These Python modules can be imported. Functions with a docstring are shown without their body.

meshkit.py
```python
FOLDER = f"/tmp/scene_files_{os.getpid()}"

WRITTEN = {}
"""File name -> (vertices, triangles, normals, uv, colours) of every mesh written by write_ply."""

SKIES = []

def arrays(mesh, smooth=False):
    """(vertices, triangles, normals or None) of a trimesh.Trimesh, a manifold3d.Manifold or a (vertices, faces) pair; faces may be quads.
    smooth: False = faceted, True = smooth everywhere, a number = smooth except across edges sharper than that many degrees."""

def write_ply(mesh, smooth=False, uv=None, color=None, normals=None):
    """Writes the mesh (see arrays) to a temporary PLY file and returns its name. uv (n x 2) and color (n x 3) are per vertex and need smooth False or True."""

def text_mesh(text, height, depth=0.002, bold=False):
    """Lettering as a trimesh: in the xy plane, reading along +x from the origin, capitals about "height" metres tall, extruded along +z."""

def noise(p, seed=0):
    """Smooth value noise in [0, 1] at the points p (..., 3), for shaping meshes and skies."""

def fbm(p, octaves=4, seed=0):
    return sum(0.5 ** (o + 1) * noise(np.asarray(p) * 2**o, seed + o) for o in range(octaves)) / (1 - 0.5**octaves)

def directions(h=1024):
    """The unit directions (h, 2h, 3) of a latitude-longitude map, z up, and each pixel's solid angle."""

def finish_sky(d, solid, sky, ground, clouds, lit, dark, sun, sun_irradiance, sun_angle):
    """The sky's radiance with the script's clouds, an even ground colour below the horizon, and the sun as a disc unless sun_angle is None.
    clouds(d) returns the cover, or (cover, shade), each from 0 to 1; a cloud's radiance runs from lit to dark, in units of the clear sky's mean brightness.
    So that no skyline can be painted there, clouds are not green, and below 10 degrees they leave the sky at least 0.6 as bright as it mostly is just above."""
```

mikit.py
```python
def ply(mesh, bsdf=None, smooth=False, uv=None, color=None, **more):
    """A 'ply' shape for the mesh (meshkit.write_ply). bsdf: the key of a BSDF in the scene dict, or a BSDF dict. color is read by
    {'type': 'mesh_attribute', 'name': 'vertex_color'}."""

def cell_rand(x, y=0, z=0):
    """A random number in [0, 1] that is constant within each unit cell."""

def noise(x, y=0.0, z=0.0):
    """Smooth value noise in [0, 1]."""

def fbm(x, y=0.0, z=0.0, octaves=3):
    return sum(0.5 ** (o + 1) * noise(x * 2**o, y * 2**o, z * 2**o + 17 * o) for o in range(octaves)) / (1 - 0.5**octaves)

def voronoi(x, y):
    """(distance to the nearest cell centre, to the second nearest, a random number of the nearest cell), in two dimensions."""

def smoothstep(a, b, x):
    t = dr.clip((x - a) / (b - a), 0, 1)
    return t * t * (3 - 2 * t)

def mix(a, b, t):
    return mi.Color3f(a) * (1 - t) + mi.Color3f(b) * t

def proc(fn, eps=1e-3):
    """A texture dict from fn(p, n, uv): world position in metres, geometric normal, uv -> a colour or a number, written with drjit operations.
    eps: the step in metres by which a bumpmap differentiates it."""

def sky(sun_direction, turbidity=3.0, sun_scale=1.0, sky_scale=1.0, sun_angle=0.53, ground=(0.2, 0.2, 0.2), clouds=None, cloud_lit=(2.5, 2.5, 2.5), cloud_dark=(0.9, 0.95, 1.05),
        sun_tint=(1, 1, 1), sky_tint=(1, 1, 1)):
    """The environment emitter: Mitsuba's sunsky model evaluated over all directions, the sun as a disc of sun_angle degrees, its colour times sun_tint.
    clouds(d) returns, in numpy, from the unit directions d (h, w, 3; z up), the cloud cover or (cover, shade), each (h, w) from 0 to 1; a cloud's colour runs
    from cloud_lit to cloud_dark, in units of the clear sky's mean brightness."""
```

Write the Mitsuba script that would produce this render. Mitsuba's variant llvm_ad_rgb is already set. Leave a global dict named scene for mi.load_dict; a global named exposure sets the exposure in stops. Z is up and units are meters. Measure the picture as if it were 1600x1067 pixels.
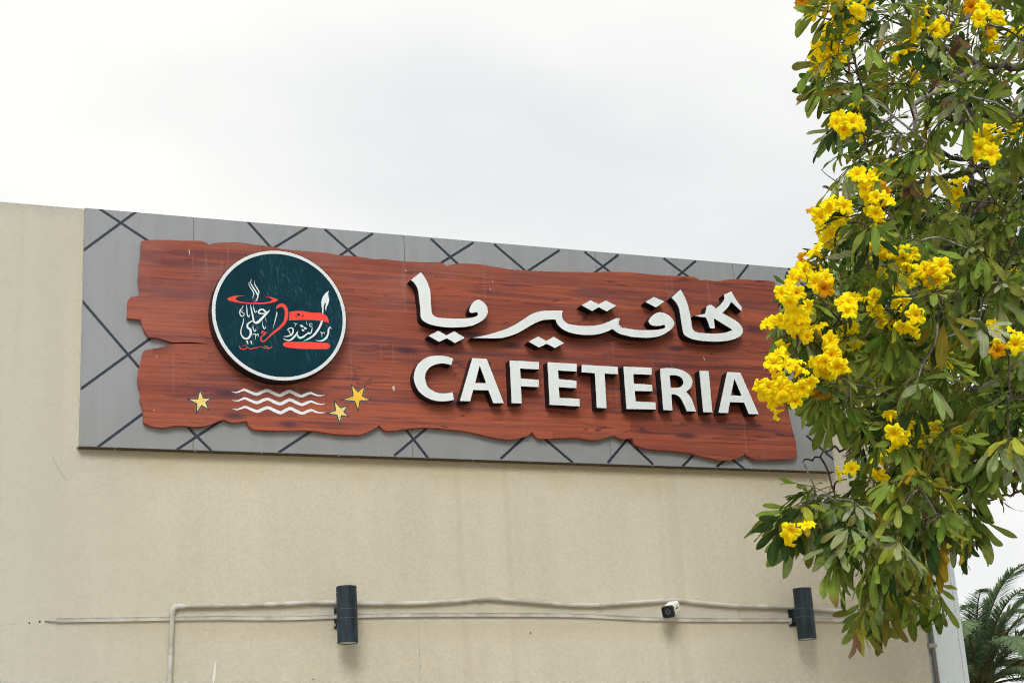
import math
import numpy as np
import trimesh
import drjit as dr
import mitsuba as mi
import mikit
import meshkit
from mikit import proc, noise, fbm, smoothstep, mix, cell_rand, ply
from shapely.geometry import Polygon, LineString, Point, box as sbox
from shapely.ops import unary_union

T = mi.ScalarTransform4f
scene, labels = {}, {}

# ------------------------------------------------------------------ camera, sky, exposure
EYE = np.array([0.0, 0.0, 1.6])
FWD = np.array([0.36149423, 0.8833815, 0.29826004])
UP = np.array([-0.0577446, -0.29806698, 0.95279674])
scene['camera'] = {'type': 'perspective', 'fov': 2 * math.degrees(math.atan(800 / 2541.48)), 'fov_axis': 'x',
                   'near_clip': 0.05, 'far_clip': 5000.0,
                   'to_world': T().look_at(origin=EYE.tolist(), target=(EYE + FWD).tolist(), up=UP.tolist())}
exposure = 2.26


def overcast(d):
    """a closed bright deck of cloud: a little brighter overhead, with soft greyer folds"""
    p = d / np.maximum(d[..., 2:] + 0.35, 0.2)
    n = meshkit.fbm(p * [2.1, 3.2, 2.4] + [3.1, 0.4, 1.7], 5, 379)
    m = meshkit.fbm(p * [0.9, 1.1, 1.0] + [7.7, 2.2, 0.3], 3, 9)
    shade = np.clip(0.37 - 0.45 * d[..., 2] + 1.40 * (n - 0.52) + 0.3 * (m - 0.5), 0, 1)
    return np.ones(d.shape[:2]), shade


scene['sky'] = mikit.sky((-0.30, -0.72, 0.63), turbidity=3, sun_scale=0.35, sun_angle=25, clouds=overcast,
                         cloud_lit=(2.33, 2.32, 2.26), cloud_dark=(1.32, 1.48, 1.60), ground=(0.30, 0.28, 0.25), sun_tint=(0.79, 0.97, 1.32))

# ------------------------------------------------------------------ measured outlines (millimetres on the wall, x and height) and tree points (metres)
SCRIPT = [[[4284,4634,1],[4303,4599],[4318,4561],[4327,4522],[4333,4479],[4336,4436],[4338,4402],[4345,4390],[4359,4381],[4390,4377],[4442,4377],[4494,4380],[4547,4388],[4598,4408,1],[4485,4469,1],[4486,4441],[4486,4412,1],[4468,4406],[4450,4411,1],[4443,4443],[4431,4472,1],[4394,4473],[4356,4477,1],[4393,4487],[4428,4495,1],[4435,4510],[4443,4540,1],[4460,4551],[4476,4552],[4491,4546],[4500,4533,1],[4522,4546],[4548,4570],[4566,4596],[4564,4620,1],[4620,4648,1],[4644,4599],[4679,4552,1],[4672,4524,1],[4610,4580,1],[4591,4551],[4568,4527],[4545,4509,1],[4579,4491],[4625,4469],[4654,4447],[4669,4418],[4666,4393],[4645,4370],[4606,4351],[4557,4337],[4499,4329],[4436,4326],[4374,4328],[4324,4336],[4289,4351],[4276,4369],[4272,4398],[4269,4436],[4266,4484],[4262,4518],[4247,4549],[4219,4579,1]],[[2978,4260,1],[3054,4278],[3126,4302],[3189,4326],[3248,4358],[3299,4392],[3339,4419],[3379,4436],[3418,4445],[3466,4450],[3534,4454,1],[3527,4434],[3527,4411],[3539,4391],[3558,4379],[3596,4373],[3645,4372],[3694,4375],[3739,4382],[3779,4394],[3820,4412],[3857,4430],[3885,4430,1],[3872,4405],[3878,4387],[3897,4378],[3882,4378],[3961,4371],[4012,4370],[4072,4374],[4118,4380],[4152,4389],[4163,4399],[4159,4408,1],[4120,4400],[4090,4399],[4073,4404],[4061,4418],[4060,4427],[4071,4445],[4096,4468],[4123,4482],[4149,4485],[4179,4478],[4203,4463],[4221,4440],[4225,4419],[4214,4399],[4189,4376],[4151,4352],[4115,4337],[4068,4327],[4017,4323],[3957,4323],[3918,4328],[3879,4335],[3855,4345],[3830,4364,1],[3795,4346],[3749,4329],[3700,4320],[3641,4317],[3588,4321],[3545,4332],[3517,4347],[3494,4369],[3483,4396,1],[3453,4394],[3414,4389],[3385,4379],[3345,4359],[3295,4328],[3251,4302],[3208,4284],[3179,4275],[3148,4267],[3100,4263],[3030,4260]],[[2707,4618,1],[2729,4586],[2746,4550],[2756,4513],[2757,4472],[2758,4425],[2760,4391],[2767,4376],[2784,4366],[2825,4363],[2895,4365],[2956,4370],[2994,4378],[3019,4390],[3024,4399],[3017,4410,1],[3000,4403],[2983,4402],[2976,4408],[2975,4419],[2983,4441],[2998,4463],[3018,4479],[3037,4483],[3058,4472],[3073,4457],[3084,4434],[3082,4406],[3069,4382],[3049,4362],[3010,4338],[2972,4324],[2916,4314],[2851,4309],[2795,4312],[2750,4319],[2718,4331],[2700,4346],[2694,4366],[2693,4412],[2689,4467],[2686,4504],[2678,4531],[2663,4553],[2645,4566,1]],[[4108,4576,1],[4175,4551,1],[4115,4510,1],[4049,4540,1]],[[3706,4528,1],[3755,4507,1],[3801,4533,1],[3867,4504,1],[3802,4465,1],[3755,4487,1],[3712,4461,1],[3647,4492,1]],[[3373,4293,1],[3419,4270,1],[3465,4297,1],[3528,4262,1],[3468,4229,1],[3422,4251,1],[3373,4227,1],[3311,4258,1]],[[2791,4289,1],[2836,4266,1],[2882,4292,1],[2945,4257,1],[2884,4223,1],[2838,4247,1],[2793,4224,1],[2732,4256,1]]]
LATIN = [[[[2870,4136,1],[2856,4097,1],[2829,4103],[2797,4103],[2765,4095],[2737,4080],[2716,4056],[2706,4025],[2709,3998],[2719,3972],[2741,3954],[2772,3942],[2803,3940],[2830,3943],[2857,3950,1],[2864,3906,1],[2828,3897],[2787,3893],[2743,3898],[2703,3914],[2669,3941],[2648,3978],[2641,4017],[2649,4057],[2668,4094],[2699,4122],[2735,4141],[2781,4149],[2826,4148]]],[[[2978,4146,1],[3062,4147,1],[3148,3899,1],[3085,3897,1],[3061,3967,1],[2975,3965,1],[2954,3901,1],[2894,3901,1]],[[3019,4102,1],[3049,4009,1],[2989,4007,1]]],[[[3194,4145,1],[3369,4146,1],[3366,4101,1],[3254,4100,1],[3255,4046,1],[3361,4043,1],[3358,4000,1],[3253,3999,1],[3252,3902,1],[3191,3902,1]]],[[[3417,4147,1],[3595,4148,1],[3591,4100,1],[3479,4101,1],[3479,4054,1],[3586,4050,1],[3582,4005,1],[3477,4005,1],[3477,3947,1],[3597,3947,1],[3595,3901,1],[3414,3903,1]]],[[[3623,4144,1],[3844,4144,1],[3843,4099,1],[3761,4098,1],[3756,3898,1],[3695,3899,1],[3699,4097,1],[3619,4098,1]]],[[[3878,4148,1],[4056,4150,1],[4052,4106,1],[3937,4104,1],[3937,4051,1],[4049,4050,1],[4048,4009,1],[3938,4007,1],[3938,3948,1],[4061,3948,1],[4060,3904,1],[3876,3900,1]]],[[[4106,4146,1],[4143,4153],[4193,4154],[4243,4147],[4282,4128],[4305,4098],[4305,4070],[4292,4043],[4261,4018,1],[4275,4003],[4290,3980],[4313,3903,1],[4252,3903,1],[4234,3949],[4217,3981],[4193,3996],[4166,3997,1],[4163,3903,1],[4104,3904,1]],[[4166,4109,1],[4199,4111],[4229,4104],[4245,4086],[4243,4062],[4223,4045],[4197,4040],[4165,4040,1]]],[[[4356,4149,1],[4418,4150,1],[4416,3903,1],[4356,3902,1]]],[[[4536,4150,1],[4624,4152,1],[4717,3905,1],[4650,3904,1],[4627,3970,1],[4536,3969,1],[4517,3904,1],[4453,3903,1]],[[4580,4109,1],[4614,4013,1],[4548,4012,1]]]]
BOARD = [[1220,4693,1],[1269,4703],[1331,4709],[1423,4713],[1517,4719],[1545,4716],[1569,4700,1],[1598,4714],[1655,4723],[1725,4728],[1802,4723],[1898,4719],[1954,4711],[2045,4709],[2143,4709],[2203,4709],[2269,4702],[2349,4702],[2416,4699],[2467,4694],[2518,4699],[2593,4696],[2661,4696],[2758,4700],[2849,4705],[2879,4688,1],[2916,4701],[2966,4709],[3029,4713],[3100,4712],[3186,4704],[3257,4698],[3344,4699],[3461,4702],[3609,4710],[3699,4717],[3736,4715],[3782,4721],[3858,4733],[3901,4733],[3962,4737],[4054,4737],[4154,4736],[4263,4738],[4365,4741],[4421,4741],[4450,4723,1],[4499,4729],[4570,4726],[4627,4740],[4709,4750],[4807,4752],[4905,4756],[4960,4750,1],[4963,4724],[4975,4690],[4987,4649],[4970,4588],[4959,4542],[4961,4352],[4928,4193],[4946,4057],[4955,3934],[4965,3861],[4977,3788],[4981,3758],[4978,3677,1],[4927,3665],[4838,3658],[4720,3654],[4673,3661],[4651,3675],[4638,3692,1],[4624,3677],[4580,3658],[4524,3646],[4470,3644],[4409,3654],[4327,3670],[4245,3682],[4148,3689],[4058,3691],[3992,3699],[3949,3713],[3935,3733],[3930,3750,1],[3907,3749],[3870,3743],[3841,3750],[3830,3760],[3808,3761],[3763,3749],[3725,3736],[3682,3730],[3638,3734],[3596,3741],[3502,3735],[3409,3730],[3367,3729],[3343,3743],[3326,3767,1],[3312,3750],[3283,3736],[3226,3720],[3170,3716],[3101,3724],[3026,3738],[2958,3751],[2897,3758],[2852,3759],[2785,3764],[2704,3765],[2637,3757],[2557,3744],[2504,3738],[2478,3749],[2461,3768,1],[2446,3754],[2412,3735],[2360,3713],[2308,3709],[2243,3709],[2180,3715],[2116,3722],[2034,3723],[1939,3718],[1885,3715],[1823,3716],[1786,3723],[1768,3738],[1762,3761,1],[1725,3756],[1694,3749],[1669,3753],[1645,3763],[1620,3757],[1578,3736],[1542,3724],[1505,3719],[1433,3723],[1385,3719],[1338,3709],[1296,3712],[1258,3722],[1242,3732,1],[1240,3766],[1235,3809],[1223,3845],[1225,3883],[1214,3920],[1210,3963],[1216,4007],[1225,4046],[1236,4097],[1251,4109],[1293,4119],[1335,4131],[1377,4146],[1432,4153],[1517,4157],[1569,4159,1],[1517,4163],[1456,4163],[1395,4157],[1359,4163],[1323,4173],[1298,4177],[1268,4178],[1251,4194],[1235,4225],[1227,4247],[1221,4269,1],[1154,4271,1],[1155,4312],[1157,4364],[1170,4384],[1188,4389],[1215,4394,1],[1211,4445],[1206,4490],[1210,4536],[1210,4569],[1217,4609],[1218,4648]]
STRIPES = [[1005,4866,1260,4707],[1193,4862,935,4629],[941,4349,1248,3992],[1291,4194,944,3903],[1263,3802,1032,3611],[1649,3776,1418,3610],[1448,3750,1490,3697],[1500,3689,1587,3603],[2116,3737,1938,3615],[1785,4856,1909,4719],[2096,4852,1906,4715],[2208,4850,2378,4704],[2464,4850,2263,4697],[2813,4846,2970,4705],[3049,4847,2839,4702],[3187,4847,3372,4698],[3572,4845,3360,4697],[3744,4847,3906,4728],[3942,4846,3768,4713],[4250,4849,4412,4739],[4447,4850,4307,4735],[4802,4852,4702,4741],[5087,4855,5185,4740],[2607,3770,2728,3614],[2746,3779,2555,3619],[3299,3748,3154,3621],[3401,3744,3563,3613],[3920,3760,3787,3620],[3897,3763,4054,3618],[4331,3686,4250,3613],[4533,3659,4466,3616],[4558,3663,4643,3602],[5084,3811,5241,3680]]
WAVES = [[[1682.8,3911.1,2.0],[1707.5,3908.2,5.9],[1729.8,3917.5,8.9],[1749.7,3924.0,11.9],[1774.5,3915.0,13.9],[1811.7,3904.0,16.0],[1841.8,3918.3,16.0],[1869.4,3925.8,16.1],[1896.9,3914.3,17.1],[1931.9,3903.1,17.2],[1957.3,3916.2,17.2],[1985.3,3927.3,17.3],[2015.5,3914.8,17.3],[2045.8,3904.9,15.3],[2074.1,3916.6,14.3],[2097.2,3923.9,11.3],[2120.0,3915.7,9.2],[2145.6,3911.7,6.2],[2168.8,3915.9,2.1]],[[1685.1,3866.5,2.0],[1709.7,3863.6,5.9],[1732.0,3872.7,8.9],[1751.8,3879.3,11.9],[1776.5,3870.2,13.9],[1813.7,3859.2,16.0],[1843.8,3873.4,16.0],[1871.4,3880.8,16.0],[1898.8,3869.2,17.1],[1933.8,3858.0,17.1],[1959.2,3871.0,17.2],[1987.1,3882.1,17.2],[2017.3,3869.6,17.3],[2047.5,3859.6,15.3],[2075.7,3871.2,14.3],[2098.8,3878.5,11.3],[2121.6,3870.2,9.2],[2147.1,3866.2,6.2],[2170.3,3870.4,2.1]],[[1686.3,3821.0,2.0],[1710.9,3818.0,5.9],[1733.1,3827.1,8.9],[1752.9,3833.6,11.9],[1777.6,3824.5,13.9],[1814.7,3813.5,15.9],[1844.8,3827.5,16.0],[1872.3,3834.8,16.0],[1899.7,3823.3,17.1],[1934.6,3812.1,17.1],[1960.0,3824.9,17.1],[1987.9,3835.9,17.2],[2018.0,3823.4,17.2],[2048.2,3813.4,15.2],[2076.3,3824.9,14.3],[2099.4,3832.1,11.2],[2122.2,3823.8,9.2],[2147.6,3819.8,6.2],[2170.8,3823.9,2.1]]]
STARS = [[[1521,3905,1],[1536,3867,1],[1572,3868,1],[1547,3850,1],[1559,3817,1],[1528,3834,1],[1506,3799,1],[1507,3841,1],[1468,3860,1],[1512,3862,1]],[[2224,3878,1],[2254,3848,1],[2287,3859,1],[2268,3829,1],[2289,3808,1],[2256,3813,1],[2247,3775,1],[2235,3814,1],[2190,3819,1],[2230,3834,1]],[[2320,3973,1],[2350,3939,1],[2384,3968,1],[2370,3920,1],[2410,3901,1],[2357,3896,1],[2349,3849,1],[2333,3893,1],[2273,3896,1],[2326,3918,1]]]
SPOTS = [[[1498,3852],[1514,3824],[1540,3854]],[[2221,3821],[2246,3800],[2261,3837]],[[2364,3939],[2322,3904],[2305,3901],[2314,3907],[2346,3878]]]
RED = {"cup_rim":[[1742,4406,1],[1718,4406],[1685,4401],[1657,4391],[1646,4382],[1657,4374],[1689,4368],[1738,4364],[1790,4365],[1840,4369],[1881,4379],[1901,4387],[1911,4395],[1902,4402],[1881,4407],[1840,4411,1],[1861,4406],[1877,4399],[1879,4392],[1868,4384],[1840,4377],[1791,4372],[1750,4370],[1713,4373],[1693,4380],[1690,4388],[1701,4398],[1722,4403]],"bun_top":[[1967,4287,1],[1972,4333,1],[1989,4338],[2020,4343],[2047,4343],[2078,4339],[2105,4339],[2135,4339],[2159,4333],[2174,4319],[2183,4288,1],[2142,4295],[2104,4297],[2046,4295],[1996,4290]],"bun_bottom":[[1946,4168],[1994,4173],[2063,4177],[2140,4176],[2170,4176],[2184,4165],[2182,4153],[2170,4144],[2120,4140],[2062,4137],[1993,4137],[1952,4141],[1935,4150],[1935,4162]]}
SEEDS = [[2018.8,4322.2,16.9],[2041.7,4317.0,8.5],[2005.9,4310.6,8.4]]
FLAME = [[2185,4467,1],[2181,4442],[2186,4415],[2179,4390],[2169,4369],[2168,4349,1],[2163,4369],[2168,4393],[2162,4397],[2156,4376],[2151,4334,1],[2145,4334,1],[2146,4360],[2143,4400],[2151,4428],[2165,4449]]
HANDLE = [[[1850.0,4213.9,4.1],[1837.7,4206.0,4.9],[1825.5,4208.2,5.7],[1823.6,4215.2,5.7],[1833.8,4218.4,5.7],[1840.6,4211.2,4.9],[1837.6,4200.5,4.9],[1823.3,4191.2,5.7],[1817.9,4178.2,6.5],[1823.0,4165.9,6.5],[1837.3,4166.8,6.5],[1853.7,4182.5,5.7],[1870.3,4201.2,9.0],[1891.0,4220.7,10.7],[1920.0,4245.9,13.2],[1945.1,4277.2,16.5],[1954.8,4312.0,18.2],[1954.4,4341.9,19.1],[1942.4,4364.6,19.9],[1925.9,4367.7,18.2],[1909.3,4358.0,12.4],[1901.7,4346.8,3.3]]]
REDSCRIPT = [[[1708.9,4133.9,4.0],[1709.6,4123.5,5.6],[1723.6,4116.8,5.6],[1741.7,4121.2,4.0],[1747.9,4132.1,3.2],[1753.8,4124.0,4.0],[1767.9,4120.7,4.9],[1780.1,4125.6,4.0],[1786.2,4130.1,3.2],[1790.2,4124.1,3.2],[1802.4,4131.1,3.2],[1814.6,4136.0,2.0],[1836.8,4131.0,4.1],[1857.1,4128.9,4.9],[1871.4,4133.1,4.1],[1877.7,4142.7,2.0]],[[1837.0,4140.3,4.1],[1853.2,4138.3,4.1],[1861.3,4132.5,2.4]],[[1723.7,4132.7,2.4],[1735.8,4139.7,2.0],[1741.8,4132.9,2.0]]]
STEAM = [[[1761.0,4484.4,0.8],[1759.6,4469.3,3.3],[1768.9,4450.7,4.9],[1780.9,4432.3,5.7],[1783.6,4415.4,4.9],[1776.5,4393.6,1.2]],[[1772.2,4500.2,0.8],[1769.1,4478.5,4.1],[1779.1,4457.9,6.6],[1795.3,4433.3,8.2],[1805.3,4412.7,7.4],[1801.0,4391.0,4.9],[1790.6,4377.5,1.2]],[[1787.7,4492.8,0.8],[1788.3,4475.7,4.1],[1799.6,4455.1,5.8],[1810.8,4434.5,5.8],[1809.4,4417.3,3.3]]]
CUPSCRIPT = [[[1865.0,4334.9,4.1],[1847.1,4313.3,10.7],[1826.4,4290.7,12.3],[1805.8,4268.1,13.9],[1791.5,4263.0,11.4],[1783.5,4270.9,9.8],[1777.7,4300.1,9.0],[1771.8,4329.4,7.3],[1766.0,4357.9,3.3]],[[1839.0,4316.1,6.6],[1814.5,4314.5,7.4],[1808.0,4323.4,7.4],[1816.7,4334.6,8.2],[1831.0,4337.7,9.0],[1843.2,4327.9,10.7],[1851.3,4317.8,9.9]],[[1781.5,4275.0,6.5],[1765.2,4265.5,6.5],[1750.9,4251.9,8.9],[1750.7,4235.0,10.5],[1764.8,4223.3,12.2],[1766.6,4202.4,11.4],[1756.4,4180.7,10.5],[1740.1,4173.4,9.7],[1724.1,4182.9,8.1],[1715.4,4203.4,5.7],[1718.4,4228.7,4.9],[1728.7,4263.1,4.9],[1729.7,4286.4,1.6]],[[1747.3,4160.1,8.9],[1752.0,4144.8,2.4]],[[1767.5,4160.4,8.9],[1773.0,4144.8,2.4]],[[1730.2,4354.1,1.2],[1723.2,4338.8,3.2],[1713.0,4325.4,5.7],[1710.9,4308.3,5.7],[1718.9,4294.1,5.7],[1731.0,4299.1,4.9],[1733.1,4309.8,3.2],[1723.0,4313.4,4.1],[1721.1,4321.7,3.2],[1729.2,4326.5,1.6]],[[1746.5,4357.4,1.6],[1747.5,4332.0,4.9],[1749.3,4306.7,5.7],[1755.3,4292.3,5.7],[1761.4,4299.1,3.3],[1759.5,4307.4,1.2]],[[1783.1,4362.1,1.2],[1784.1,4338.8,4.1],[1790.1,4320.1,5.7],[1798.3,4324.9,3.3],[1796.3,4331.1,1.2]],[[1828.3,4273.8,1.2],[1829.3,4252.7,4.1],[1836.0,4234.1,5.7],[1844.2,4238.9,3.3],[1843.1,4247.3,1.2]],[[1779.3,4251.6,1.2],[1779.1,4232.6,4.1],[1787.0,4217.1,5.7],[1794.0,4223.0,3.3],[1791.2,4229.2,1.2]],[[1775.9,4198.7,4.1],[1788.9,4201.7,4.9],[1792.9,4193.5,3.3],[1803.1,4204.7,4.1],[1805.8,4190.1,3.3]],[[1790.9,4195.5,4.1],[1792.7,4172.5,1.2]],[[1902.7,4329.0,3.3],[1903.8,4317.1,5.8],[1893.8,4278.1,4.1],[1883.0,4239.3,1.2]],[[1842.8,4293.9,2.5],[1849.9,4268.9,0.8]]]
BUNSCRIPT = [[[2143.4,4293.6,10.9],[2133.9,4268.4,10.9],[2117.8,4239.7,11.6],[2094.1,4210.7,10.0],[2066.9,4191.3,6.9],[2041.8,4180.0,1.1]],[[2193.6,4254.4,2.3],[2188.8,4264.0,4.7],[2183.3,4261.7,5.4],[2177.9,4247.5,9.3],[2175.5,4227.6,9.3],[2163.3,4203.1,10.9],[2143.7,4188.1,8.5],[2124.4,4185.0,5.4],[2107.1,4188.6,1.2]],[[1939.4,4197.9,1.5],[1960.3,4200.4,6.1],[1981.4,4211.5,8.4],[1989.3,4231.6,7.6],[1983.9,4247.0,6.1],[1968.6,4244.0,5.3],[1960.8,4235.7,4.6],[1968.3,4226.4,4.6],[1973.8,4213.0,3.8]],[[1935.4,4187.2,1.9],[1952.3,4179.2,6.1],[1975.2,4181.8,8.4],[1998.4,4204.7,9.9],[2013.3,4228.4,4.6],[2009.2,4215.2,7.7],[2021.1,4196.3,10.0],[2040.3,4201.4,10.0],[2063.6,4220.6,6.2],[2073.4,4231.0,2.3],[2070.6,4221.0,6.9],[2082.9,4225.7,6.2],[2089.1,4245.8,4.6],[2090.5,4257.7,1.5]],[[2026.2,4265.4,3.1],[2033.8,4261.2,11.5],[2043.3,4256.7,4.6]],[[2048.9,4253.1,4.6],[2054.6,4249.5,11.5],[2060.3,4245.9,3.1]],[[2035.3,4240.4,3.8],[2041.8,4238.1,11.5],[2047.1,4235.3,3.1]],[[2093.5,4274.5,2.3],[2082.1,4277.7,3.1],[2075.4,4269.4,3.9],[2083.6,4260.4,3.1],[2090.7,4267.6,1.5]],[[2059.2,4289.3,1.2],[2060.9,4275.6,3.1],[2065.4,4271.9,2.3]],[[1995.0,4275.2,3.1],[2003.3,4271.0,3.1],[2010.3,4273.1,3.1]],[[2001.4,4270.9,3.1],[1999.3,4255.8,1.1]],[[2134.3,4233.7,3.9],[2144.6,4230.4,3.9],[2154.4,4233.3,3.1],[2155.3,4221.5,1.2]],[[2143.1,4229.5,3.9],[2141.0,4207.6,1.2]]]
PIPE = [[1444,2830],[1722,2835],[1933,2841],[2105,2849],[2221,2847],[2338,2844],[2562,2843],[2754,2849],[2900,2859],[3002,2869],[3120,2864],[3345,2847],[3574,2834],[3729,2837],[3889,2847],[4128,2860],[4293,2847],[4538,2829],[4790,2823],[5133,2803],[5567,2791],[5751,2785]]
PIPE_V = [[1400,2801],[1388,2460],[1383,2361]]
TRUNKING = [[852,2765],[1378,2771],[1653,2773],[1934,2771],[2207,2778],[2339,2782],[2611,2785],[3047,2785],[3497,2781],[3727,2772],[3963,2761],[4287,2753],[4821,2751],[5026,2753],[5744,2733]]
LOGO = [1.9204,4.3145,0.3535]
FLECKS = [[2548.5,3972,24,14],[1465.5,4651,30,5],[1303,4077,5,5],[1292,3796,5,5],[2642,4642,8,6],[3147,4617,10,4],[3129,4571,16,3],[4430,4243,26,4],[4553,4739,7,6]]
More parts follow.
